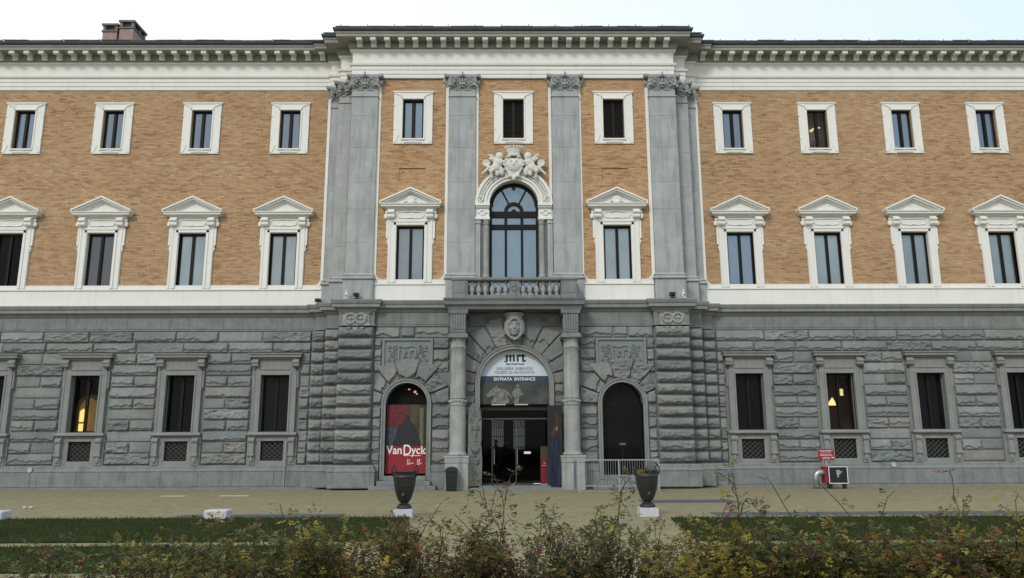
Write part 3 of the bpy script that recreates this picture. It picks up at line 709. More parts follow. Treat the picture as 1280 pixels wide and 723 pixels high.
def ground_window(lit=None):
    b = MB(); y = -.10
    for s in (-1, 1):
        b.box(s*.57, s*.86, y, .12, 2.19, 4.448); b.box(s*.57, s*.63, y-.03, y, 2.19, 4.448); b.box(s*.80, s*.859, y-.025, y, 2.19, 4.60)
        b.box(s*.865, s*.93, y+.01, .12, 3.95, 4.62); b.ball((s*.9, y, 3.95), .035)
        b.box(s*.56, s*.575, .12, .4, 2.19, 4.45)
        console(b, s*.82, 4.72, 5.08, y, .13, .14)
        b.box(s*.45, s*.98, y+.05, .12, .87, 2.04)                     # apron piers
        b.box(s*.66, s*.92, y, .1, .92, 2.03)
        b.tube([(s*.79-.12, y-.05, 1.86), (s*.79+.12, y-.05, 1.86)], .10, 12); b.tube([(s*.79-.12, y-.02, 1.30), (s*.79+.12, y-.02, 1.30)], .085, 12)
        b.box(s*.79-.1, s*.79+.1, y-.09, y, 1.35, 1.86); b.ball((s*.79, y-.02, 1.12), .09, .05, .14)
    b.box(-.86, .86, y, .12, 4.45, 4.62); b.box(-.63, .63, y-.03, y, 4.45, 4.52)
    b.box(-.80, .80, y+.02, .12, 4.62, 5.06)
    b.prism([(-.62, 4.66), (.62, 4.66), (.5, 4.78), (.25, 4.80), (-.25, 4.80), (-.5, 4.78)], y-.015, y+.03)
    b.sweep([(-.86, .1), (-.86, y), (.86, y), (.86, .1)], [(0, 5.06), (.04, 5.08), (.06, 5.13), (.18, 5.15), (.18, 5.23), (.22, 5.26), (.23, 5.32), (0, 5.345)])
    b.sweep([(-.86, .1), (-.86, y), (.86, y), (.86, .1)], [(0, 2.035), (.07, 2.04), (.12, 2.07), (.12, 2.13), (.09, 2.17), (0, 2.19)])
    b.box(-.45, .45, y+.05, .12, 1.84, 2.03); b.box(-.45, .45, y+.05, .12, .87, 1.07); b.box(-.52, .52, y+.03, y+.05, 1.84, 1.93)
    b.box(-1.0, 1.0, y+.03, .12, .80, .868)
    o = b.build('window', M['trim'], None, bevel=.006)
    f = MB(); leaf_frame(f, .56, 2.2, 4.45, .2, f=.06); f.build('window_frame', M['frame'], o)
    g = MB()
    for s in (-1, 1): g.box(s*.055, s*.5, .24, .245, 2.25, 4.39)
    g.build('glass_pane', M['clear' if lit else 'glassdk'], o)
    gr = MB()
    st = .21
    for k in range(-8, 9):
        for s in (-1, 1):
            pts = []
            x0 = k*st
            # clip diagonal lines to the opening
            for t in range(0, 41):
                z = 1.07+.77*t/40; x = x0+s*(z-1.455)*1.15
                if abs(x) <= .44: pts.append((x, .05, z))
            if len(pts) > 1: gr.tube([pts[0], pts[-1]], .015, 5)
    gr.build('basement_grille', M['grille'], o)
    gr = MB(); gr.box(-.45, .45, .12, .13, 1.06, 1.85); gr.build('basement_pane', M['dimglass'], o)
    if lit: lit(o)
    return o
def room(o, parts):
    for nm, b, m in parts: b.build(nm, m, o)
def lit_arch(o):
    b = MB(); b.box(-2.2, -2.18, .40, 2.6, 2.2, 4.45); b.box(.88, .9, .40, 2.6, 2.2, 4.45); b.box(-2.2, .9, 2.6, 2.62, 2.2, 4.45); b.box(-2.2, .9, .40, 2.6, 2.18, 2.2); b.box(-2.2, .9, .40, 2.6, 4.45, 4.47); b.box(-2.2, -.58, .385, .40, 2.2, 4.45); b.box(.58, .9, .385, .40, 2.2, 4.45)
    b.build('lit_room', M['inwall'], o)
    a = MB(); a.ring(-.30, 3.2, .44, .56, 1.0, 1.1, 20, legs=2.2); a.build('inner_arch', plain('ochre_plaster', (.4, .28, .1), .8), o)
    l = MB(); l.prism([(-.88, 2.66), (-.58, 2.66), (-.56, 3.02), (-.66, 3.2), (-.78, 3.1), (-.88, 2.9)], 1.2, 1.24); l.box(-.90, -.62, 1.2, 1.24, 2.27, 2.58); l.build('lamp_and_glint', M['warm'], o)
    l = MB(); l.prism([(-1.04, 2.2), (-.14, 2.2), (-.14, 3.2), (-.26, 3.52), (-.58, 3.68), (-.9, 3.52), (-1.04, 3.2)], 1.5, 1.54); l.build('lamp_glow_panel', emit('ochre_lamplight', (1, .62, .22), .14, (.2, .12, .05)), o)  # glowing panel imitates lamplight on the wall inside the arch
def lit_sconce(o):
    b = MB(); b.box(-.9, -.88, .40, 2.2, 2.2, 4.45); b.box(1.7, 1.72, .40, 2.2, 2.2, 4.45); b.box(-.9, 1.7, 2.2, 2.22, 2.2, 4.45); b.box(-.9, 1.7, .40, 2.2, 2.18, 2.2); b.box(-.9, 1.7, .40, 2.2, 4.45, 4.47); b.box(-.9, -.58, .385, .40, 2.2, 4.45); b.box(.58, 1.7, .385, .40, 2.2, 4.45)
    b.build('lit_room', plain('warm_room_wall', (.13, .085, .055), .8), o)
    l = MB(); l.box(.36, .50, .9, .98, 3.6, 3.88); l.build('lamp_and_glint', M['warm2'], o)
    l = MB(); l.prism([(-.14, 3.2), (.16, 3.2), (.12, 3.36), (.04, 3.52), (-.10, 3.34)], .9, .98); l.build('lamp_and_glint', M['warm'], o)
    l = MB(); l.box(-.24, .26, .85, 1.0, 3.14, 3.17); l.build('lamp_bracket', M['frame'], o)
    pl = bpy.data.lights.new('lamp_light', 'POINT'); pl.energy = 2.2; pl.color = (1, .6, .25); pl.shadow_soft_size = .15
    q = bpy.data.objects.new('lamp_light', pl); C.objects.link(q); q.parent = o; q.location = (.35, 1.5, 3.3)
def upper_glint(o):  # room, its light and glowing shapes added to imitate a warm reflected glint
    b = MB(); b.box(-.7, -.68, .18, 1.6, 14.1, 15.95); b.box(1.4, 1.42, .30, 1.6, 14.1, 15.95); b.box(-.7, 1.4, 1.6, 1.62, 14.1, 16.4); b.box(-.7, 1.4, .30, 1.6, 16.38, 16.4); b.box(-.7, 1.4, .30, 1.6, 14.08, 14.1); b.box(.44, 1.4, .285, .30, 14.1, 16.3); b.build('lit_room', plain('mauve_room_wall', (.30, .26, .29), .8), o)
    pl = bpy.data.lights.new('lamp_light', 'POINT'); pl.energy = 5; pl.color = (1, .8, .7); pl.shadow_soft_size = .15
    q = bpy.data.objects.new('lamp_light', pl); C.objects.link(q); q.parent = o; q.location = (.35, 1.0, 15.4)
    l = MB(); K = lambda pts: l.prism([(x+.25, z) for x, z in pts], .8, .84)
    K([(-.28, 15.30), (-.16, 15.38), (-.06, 15.42), (-.1, 15.30), (-.2, 15.22)]); K([(.0, 15.45), (.05, 15.45), (.12, 15.74), (.0, 15.78)]); K([(.0, 15.46), (.2, 15.46), (.22, 15.42), (.02, 15.38)]); l.build('lamp_and_glint', M['warm2'], o)
def place(proto, x, y, first):
    o = proto if first else copy_tree(proto)
    o.parent = B; o.location = (x, y, 0); return o
def windows():
    used = {}
    def put(key, maker, x, y):
        if key not in used: used[key] = maker(); place(used[key], x, y, True)
        else: place(used[key], x, y, False)
    for side in 'LR':
        for k, x in enumerate(WX[side]):
            if side == 'R' and k == 1: w_ = upper_window('clear'); upper_glint(w_); place(w_, x, 0, True)
            else: put('up', lambda: upper_window('glass'), x, 0)
            kind = 'glass'
            if side == 'L' and k == 2: kind = 'glassmid'
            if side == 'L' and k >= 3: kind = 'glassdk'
            if side == 'R' or (side == 'L' and k <= 1): kind = 'glass' if side == 'R' and k in (0, 4) else 'glass2'
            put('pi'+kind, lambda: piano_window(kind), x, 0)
            if side == 'L' and k == 2: place(ground_window(lit_arch), x, 0, True)
            elif side == 'R' and k == 1: place(ground_window(lit_sconce), x, 0, True)
            else: put('gr', ground_window, x, 0)
    put('up', None, -4.19, -1.1)
    put('louv', lambda: upper_window('louver'), 0, -1.1); put('louv', None, 4.19, -1.1)
    for x in (-4.19, 4.19): put('pc', lambda: piano_window('glass2', True), x, -1.1)
windows()

# --- great arched window over the balcony ---------------------------
def arched_window():
    b = MB(); Y = -1.1
    b.ring(0, 11.28, 1.0, 1.12, Y-.12, Y+.25, 36); b.ring(0, 11.28, 1.12, 1.2, Y-.17, Y+.05, 36); b.ring(0, 11.28, 1.2, 1.46, Y-.10, Y+.05, 36); b.ring(0, 11.28, 1.46, 1.58, Y-.18, Y+.05, 36)
    # carved garland in the arch
    rnd = random.Random(2)
    for k in range(44):
        a = rad(8+164*k/43)
        if 62 < math.degrees(a) < 118: continue
        for q in (-.05, .05): b.ball((math.cos(a)*(1.33+q), Y-.13, 11.28+math.sin(a)*(1.33+q)), .045, .05, .045, 7, 5)
    for s in (-1, 1):
        b.spiral((s*1.36, Y-.16, 11.46), .16, .035, 1.6, s, -PI/2)
    # impost blocks
    for s in (-1, 1):
        x0, x1 = sorted((s*.98, s*1.57))
        b.box(x0, x1, Y-.2, Y+.25, 11.19, 11.28); b.box(x0+.02, x1-.02, Y-.14, Y+.25, 11.12, 11.19); b.box(x0+.04, x1-.04, Y-.06, Y+.25, 10.72, 11.12); b.box(x0, x1, Y-.14, Y+.25, 10.62, 10.72)
        b.torus((s*1.28, Y-.08, 10.92), .1, .03, 'y', 14, 5)
        for q in (-.17, .17): b.ball((s*1.28+q, Y-.08, 10.92), .04)
    o = b.build('arched_window', M['white'], B, bevel=.004)
    for s in (-1, 1):
        c = MB()
        c.lathe([(.13, 7.3), (.13, 8.2), (.15, 8.22), (.14, 8.32), (.11, 8.36), (.115, 8.8), (.105, 10.3), (.095, 10.4), (.13, 10.44), (.105, 10.48), (.13, 10.56), (.15, 10.62)], s*1.13, Y-.02, 14)
        c.build('column', M['col'], o)
        c = MB(); c.box(s*1.36, s*1.56, Y-.1, Y+.2, 7.3, 10.62); c.box(s*1.34, s*1.57, Y-.13, Y+.2, 10.45, 10.55); c.build('slender_pilaster', M['pil'], o)
    for s in (-1, 1): c = MB(); c.box(s*1.0, s*1.37, Y-.02, Y+.3, 7.3, 10.62); c.build('jamb', M['stone_dk'], o)
    f = MB(); y = Y+.28
    f.ring(0, 11.28, .86, 1.02, y-.03, y+.06, 30); 
    for s in (-1, 1): f.box(s*.9, s*1.01, y-.03, y+.06, 7.3, 11.28); f.box(s*.33-.05, s*.33+.05, y-.02, y+.05, 7.3, 10.45)
    f.box(-.9, .9, y-.04, y+.06, 10.30, 10.50); f.box(-.9, .9, y-.04, y+.06, 10.80, 11.06)
    for s in (-1, 1): f.box(s*.33-.06, s*.33+.06, y-.03, y+.05, 10.5, 10.80)
    f.ring(0, 11.06, .26, .40, y-.04, y+.06, 20); f.ring(0, 11.06, 0.02, .1, y-.03, y+.05, 10)
    for a in (58, 122): f.tube([(.36*math.cos(rad(a)), y, 11.06+.36*math.sin(rad(a))), (1.0*math.cos(rad(a)), y, 11.2+.98*math.sin(rad(a)))], .035, 6)
    f.build('window_frame', M['frame'], o)
    g = MB(); g.box(-.95, .95, y+.03, y+.035, 7.3, 11.28); n = 20
    g.prism([(.95*math.cos(PI*k/n), 11.281+.95*math.sin(PI*k/n)) for k in range(n+1)], y+.03, y+.035); g.build('glass_pane', M['glassarc'], o)
    # carved arms: crown, shield, two cherubs with wings
    s_ = MB(); yy = Y-.26
    shield = [(-.40, 13.05), (-.30, 13.2), (0, 13.16), (.30, 13.2), (.40, 13.05), (.36, 12.72), (.2, 12.45), (0, 12.28), (-.2, 12.45), (-.36, 12.72)]
    s_.prism(shield, yy-.06, yy+.2); s_.ball((0, yy-.02, 12.85), .3, .16, .3)
    for s in (-1, 1):
        s_.spiral((s*.36, yy-.06, 12.92), .12, .04, 1.4, s); s_.ball((s*.22, yy-.08, 13.22), .1, .08, .06); s_.spiral((s*.14, yy-.08, 12.42), .09, .035, 1.2, -s); s_.ball((s*.1, yy-.16, 13.02), .05)
    s_.ball((0, yy-.16, 12.9), .08, .06, .1); s_.ball((0, yy-.05, 12.3), .1, .1, .12)
    sculpt(s_, 'shield', M['carved'], o, .022)
    k_ = MB(); k_.lathe([(.25, 0), (.27, .06), (.25, .1), (.27, .16), (.33, .3), (.36, .34), (.3, .34), (.2, .2)], 0, yy+.02, 20, 13.26, 1, .6)
    for k in range(9): a = PI+PI*k/8; k_.ball((.35*math.cos(a), yy+.02+.21*math.sin(a), 13.64), .04, .03, .055)
    k_.ball((0, yy-.12, 13.42), .04)
    k_.build('crown', M['carved'], o, smooth=False)
    for s in (-1, 1):
        c = MB(); T = lambda x, dy, z: (s*x*.94, yy+dy*.8+.04, z-.03)
        c.ball(T(.62, -.02, 13.28), .165, .15, .18, 12, 9); c.ball(T(.62, .0, 13.36), .17, .15, .12, 12, 8)            # head, hair
        c.ball(T(.60, -.15, 13.25), .03, .04, .035)                                                                     # nose
        c.ball(T(.56, -.13, 13.20), .045, .03, .03); c.ball(T(.67, -.13, 13.20), .045, .03, .03)                          # cheeks
        c.ball(T(.66, -.02, 13.02), .2, .15, .22, rot=s*.3); c.ball(T(.78, -.04, 12.80), .2, .15, .2)                     # chest, belly
        c.tube([T(.56, -.05, 13.10), T(.42, -.14, 13.02), T(.34, -.16, 13.12)], [.075, .06, .045], 8)                     # arm to the shield
        c.tube([T(.76, -.02, 13.08), T(.86, -.1, 12.95), T(.78, -.16, 12.84)], [.07, .06, .045], 8)
        c.tube([T(.82, -.05, 12.76), T(1.0, -.12, 12.62), T(.96, -.1, 12.40), T(.92, -.13, 12.34)], [.11, .09, .06, .045], 8)   # bent leg
        c.tube([T(.84, -.05, 12.82), T(1.1, -.1, 12.76), T(1.34, -.05, 12.56), T(1.42, -.08, 12.52)], [.11, .085, .055, .04], 8) # stretched leg
        c.ball(T(.55, -.02, 12.66), .13, .1, .22, rot=-s*.2); c.ball(T(.72, -.06, 12.56), .09, .08, .14)                  # drapery
        c.tube([T(.78, .05, 13.12), T(1.0, .0, 13.34), T(1.16, .0, 13.40)], [.1, .07, .02], 7)                            # wing
        c.tube([T(.78, .05, 13.08), T(1.0, .0, 13.20), T(1.1, .0, 13.22)], [.1, .07, .03], 7)
        c.torus(T(1.2, -.02, 13.0), .12, .05, 'y', 14, 7); c.ball(T(1.2, 0, 13.0), .11, .05, .13); c.tube([T(1.16, 0, 12.9), T(1.02, 0, 12.72)], .07, 7)  # flowing cloth
        sculpt(c, 'cherub_carving', M['carved'], o, .02)
arched_window()

# --- ground storey: rusticated stone ---------------------------------
def string_course():
    b = MB()
    b.sweep(STR, [(0, 6.80), (.04, 6.83), (.07, 6.9), (.10, 6.93), (.22, 6.97), (.22, 7.08), (.26, 7.12), (.30, 7.22), (.30, 7.26), (0, 7.285)])
    b.build('string_course', M['trim'], B)
    b = MB()
    b.sweep(STR, [(-.2, 6.24), (.03, 6.25), (.03, 6.30), (.0, 6.31), (.0, 6.80), (-.2, 6.80)])
    rn = random.Random(32)
    for sg in (-1, 1):
        x = 8.14
        while x < EX-1: w = rn.uniform(1.7, 2.6); x2 = x+w; b.box(sg*x+sg*.006, sg*x2-sg*.006, -.012-rn.uniform(0, .008), .02, 6.33, 6.79); x = x2
        for xa, xb in ((2.6, 4.17), (4.19, 5.42)): b.box(sg*xa, sg*xb, -1.135, -1.1, 6.33, 6.79)
    b.build('plain_band', M['stone'], B)
    b = MB()
    PL = mirror([(-EX, -.0), (-8.2, -.0), (-8.2, -.3), (-7.62, -.3), (-7.62, -.72), (-6.93, -.72), (-6.93, -1.42), (-5.42, -1.42), (-5.42, -1.12), (-5.2, -1.12)])
    for path in (PL[:10], PL[10:]):
        b.sweep(path, [(-.2, 0), (.13, .07), (.13, .66), (.155, .67), (.155, .70), (.12, .72), (.09, .80), (.09, .86), (.05, .90), (-.2, .93)])
    for s in (-1, 1): b.box(s*1.52, s*3.22, -1.25, -1.0, 0, .66); b.box(s*1.52, s*3.22, -1.28, -1.0, .66, .70); b.box(s*1.52, s*3.22, -1.2, -1.0, .70, .9)
    rn = random.Random(31)
    for sg in (-1, 1):
        x = 8.24
        while x < EX-1: w = rn.uniform(1.2, 2.3); x2 = x+w; b.box(sg*x+sg*.006, sg*x2-sg*.006, -.143-rn.uniform(0, .006), -.1, .095, .655); x = x2
        for xa, xb, yy in ((5.44, 6.90, -1.55), (6.98, 7.58, -.85), (7.66, 8.16, -.43)): b.box(sg*xa, sg*xb, yy-.012, yy+.05, .095, .655)
    b.build('plinth', M['stone'], B, bevel=.006)
string_course()
def wing_rock(side):
    b = MB(); sgn = -1 if side == 'L' else 1
    xs = WX[side]; rnd = random.Random(11 if side == 'L' else 12)
    # backing wall with openings
    holes = [(x-.57, x+.57, 2.2, 4.45) for x in xs] + [(x-.45, x+.45, 1.07, 1.84) for x in xs]
    x0, x1 = (-EX, -7.5) if side == 'L' else (7.5, EX)
    b.wall(x0, x1, 0, 6.3, .03, holes, .35)
    kw = dict(depth=.13, amp=.07, margin=.055)
    edge = 8.25
    for r in range(12):
        z0, z1 = COURSE[r], COURSE[r+1]
        if r >= 10:
            x = edge; first = True; L = 1.55 if r == 10 else 2.0
            while x < 24.5:
                x2 = min(x+(L if first else rnd.uniform(1.7, 1.95)), 24.5); first = False
                flat = rnd.random() < .2
                rock(b, rect(*sorted((sgn*x, sgn*x2)), z0, z1), .03, **(dict(depth=.06, amp=.012, margin=.035) if flat else kw)); x = x2
        else:
            hw = .97 if r < 9 else 1.0
            if r < 3: hw = .99
            bounds = [edge] + sum([[abs(x)-hw, abs(x)+hw] for x in xs], [])
            for i in range(0, len(bounds)-1, 2):
                a, c = bounds[i], bounds[i+1]
                if c-a < .12: continue
                if (r % 2 == 1 or i == 0) and True:
                    m = (a+c)/2+rnd.uniform(-.08, .08); parts = [(a, m), (m, c)] if i else [(a, c)]
                else: parts = [(a, c)]
                for p, q in parts: rock(b, rect(*sorted((sgn*p, sgn*q)), z0, z1), .03, **(dict(depth=.06, amp=.012, margin=.035) if rnd.random() < .12 else kw))
    b.build('rusticated_wall', M['rocks'], B)
wing_rock('L'); wing_rock('R')
def piers():
    for s in (-1, 1):
        b = MB()
        for xa, xb, y0, d in ((5.52, 6.92, -1.20, .25), (6.95, 7.60, -.50, .24), (7.62, 8.22, -.08, .22)):
            x0, x1 = sorted((s*xa, s*xb)); b.box(x0+.05, x1-.05, y0-.02, 0.02, 0.0, 6.3)
            for r in range(12):
                g = .03
                rock(b, rect(x0-.01, x1+.01, COURSE[r], COURSE[r+1]), y0, depth=d, amp=.075, pillow=.13 if xb-xa > 1 else .12, step=.035)
        b.build('rusticated_pier', M['rocks'], B)
        # carved knot panel on the pier
        k = MB(); cx = s*6.22; y = -1.42
        k.sweep([(cx-.52, -1.1), (cx-.52, -1.4), (cx+.52, -1.4), (cx+.52, -1.1)], [(0, 6.24), (.05, 6.25), (.05, 6.31), (.0, 6.33), (.0, 6.70), (.05, 6.74), (.1, 6.80), (0, 6.802)])
        k.box(cx-.44, cx+.44, y-.02, -1.1, 6.30, 6.72)
        for q in (-.2, .2):
            k.torus((cx+q, y-.05, 6.52), .19, .045, 'y', 18, 6); k.tube([(cx+q-.14, y-.03, 6.52), (cx+q+.14, y-.03, 6.52)], .03, 5); k.tube([(cx+q, y-.03, 6.38), (cx+q, y-.03, 6.66)], .03, 5); k.ball((cx+q, y-.04, 6.52), .05)
        for q in (-.25, 0, .25): k.prism([(cx+q-.12, 6.18), (cx+q, 6.02 if q == 0 else 6.1), (cx+q+.12, 6.18)], -1.49, -1.4)
        k.build('knot_panel', M['col'], B)
piers()
def centre_rock():
    Y = -1.1; b = MB()
    # backing with three round-headed openings
    b.archplate(-2.6, 2.6, 0, 6.3, Y+.02, Y+.35, 0, 3.98, 1.52, 30)
    for s in (-1, 1): b.archplate(*sorted((s*2.6, s*5.7)), 0, 6.3, Y+.02, Y+.35, s*4.19, 3.23, .93, 24)
    kw = dict(depth=.12, amp=.05, margin=.03)
    for s in (-1, 1):
        cx = s*4.19
        for r in range(12):
            z0, z1 = COURSE[r], COURSE[r+1]
            R = lambda a, c, **k: rock(b, rect(*sorted((s*a, s*c)), z0, z1), Y+.02, **{**kw, **k})
            if r == 11:
                R(2.55, 3.9); R(3.92, 4.48); R(4.5, 5.5)
            elif r >= 8: R(2.55, 3.2); R(5.2, 5.52)
            elif r <= 4: R(2.5, 3.22); R(5.16, 5.52)
            else: pass
            if r <= 6: R(1.54, 1.92)
            if r <= 6: R(1.94, 2.5)
            if r >= 7: R(1.95, 2.53)
        # voussoirs of the side arch
        x_in, x_out, top = cx-1.66 if s > 0 else cx-1.33, cx+1.33 if s > 0 else cx+1.66, 4.43
        def outer(a, k):
            t = 1e9; dx, dz = math.cos(rad(a)), math.sin(rad(a)); zt = 4.93 if k in (3,) else (4.80 if k in (2, 4) else top)
            if dx > 1e-6: t = min(t, (x_out-cx)/dx)
            if dx < -1e-6: t = min(t, (x_in-cx)/dx)
            if dz > 1e-6: t = min(t, (zt-3.23)/dz)
            return (cx+dx*t, 3.23+dz*t)
        voussoirs(b, cx, 3.23, .955, [0, 22, 48, 73, 107, 132, 158, 180] if True else 0, outer, Y-.01, depth=.17, amp=.06, margin=.03)
        # fill rows between arch zone and pier at springing
        for r in (5, 6, 7):
            pass
    def outer(a, k):
        t = 1e9; dx, dz = math.cos(rad(a)), math.sin(rad(a))
        if dx > 1e-6: t = min(t, 1.94/dx)
        if dx < -1e-6: t = min(t, -1.94/dx)
        if dz > 1e-6: t = min(t, ((6.62 if k in (4, 5, 6) else 6.25)-3.98)/dz)
        t = min(t, 2.75)
        return (dx*t, 3.98+dz*t)
    voussoirs(b, 0, 3.98, 1.53, [0, 15, 31, 47, 63, 80, 100, 117, 133, 149, 165, 180], outer, Y+.0, depth=.12, amp=.045, margin=.035)
    b.build('rusticated_wall', M['rocks'], B)
    # arch surrounds
    for cx, zc, r0, r1, leg in ((0, 3.98, 1.35, 1.52, .13), (-4.19, 3.23, .80, .95, .35), (4.19, 3.23, .80, .95, .35)):
        b = MB(); b.ring(cx, zc, r0, r1, Y-.10, Y+.4, 36, legs=leg); b.ring(cx, zc, r1-.05, r1+.01, Y-.14, Y, 36, legs=leg); b.ring(cx, zc, r0-.001, r0+.04, Y-.12, Y+.1, 36, legs=leg)
        b.build('arch_surround', M['trim'], B)
    # relief plaques
    for s in (-1, 1):
        b = MB(); cx = s*4.19; y = Y-.06
        b.box(cx-.99, cx+.99, y, Y+.1, 4.45, 5.77)
        for a, c, d, e in ((-.99, .99, 5.68, 5.77), (-.99, -.90, 4.5, 5.68), (.90, .99, 4.5, 5.68)): b.box(cx+a, cx+c, y-.06, y, d, e)
        def pen(x, zb, zt, w=.07): b.prism([(cx+x, zb+.03), (cx+x+w*.5, zb-.01), (cx+x+w, zb+.03), (cx+x+w, zt-.03), (cx+x+w*.5, zt+.01), (cx+x, zt-.03)], y-.06, y)
        pen(-.38, 4.86, 5.46); b.prism([(cx-.36, 5.42), (cx-.26, 5.52), (cx-.2, 5.46), (cx-.27, 5.43)], y-.06, y); b.box(cx-.44, cx-.24, y-.042, y, 5.26, 5.30)
        pen(-.17, 5.0, 5.32); b.prism([(cx-.14, 5.30), (cx-.05, 5.33), (cx-.02, 5.22), (cx-.12, 5.14), (cx-.11, 5.18), (cx-.06, 5.23)], y-.06, y); b.prism([(cx-.14, 5.0), (cx-.02, 5.06), (cx-.12, 5.05)], y-.06, y)
        pen(.05, 5.0, 5.32); b.prism([(cx+.10, 5.26), (cx+.17, 5.34), (cx+.22, 5.27), (cx+.15, 5.25)], y-.06, y)
        pen(.27, 5.0, 5.40); b.box(cx+.22, cx+.42, y-.042, y, 5.26, 5.30); b.prism([(cx+.31, 5.0), (cx+.42, 5.07), (cx+.33, 5.05)], y-.06, y); b.tube([(cx-.3, y-.03, 5.44), (cx-.05, y-.04, 5.40), (cx+.15, y-.03, 5.46), (cx+.3, y-.03, 5.42)], .02, 6)
        for q in (-1, 1):
            for (dx, dz, R) in ((.52, 5.4, .12), (.62, 5.12, .11), (.5, 4.92, .1), (.72, 5.42, .07), (.42, 5.2, .06), (.74, 4.92, .07)): b.spiral((cx+q*dx, y-.02, dz), R, .026, 1.4, q)
            b.tube([(cx+q*.3, y-.02, 5.0), (cx+q*.5, y-.03, 5.25), (cx+q*.78, y-.02, 5.28)], .02, 5)
        b.build('relief_plaque', M['plaque'], B)
    # steps to side doors
    for s in (-1, 1):
        b = MB(); cx = s*4.19
        b.box(cx-1.28, cx+1.22, -1.75, -.7, 0, .15); b.box(cx-1.02, cx+1.0, -1.5, -.7, .15, .33); b.box(cx-.8, cx+.8, -1.28, -.7, .33, .5)
        b.build('steps', M['stone'], B, bevel=.012)
centre_rock()
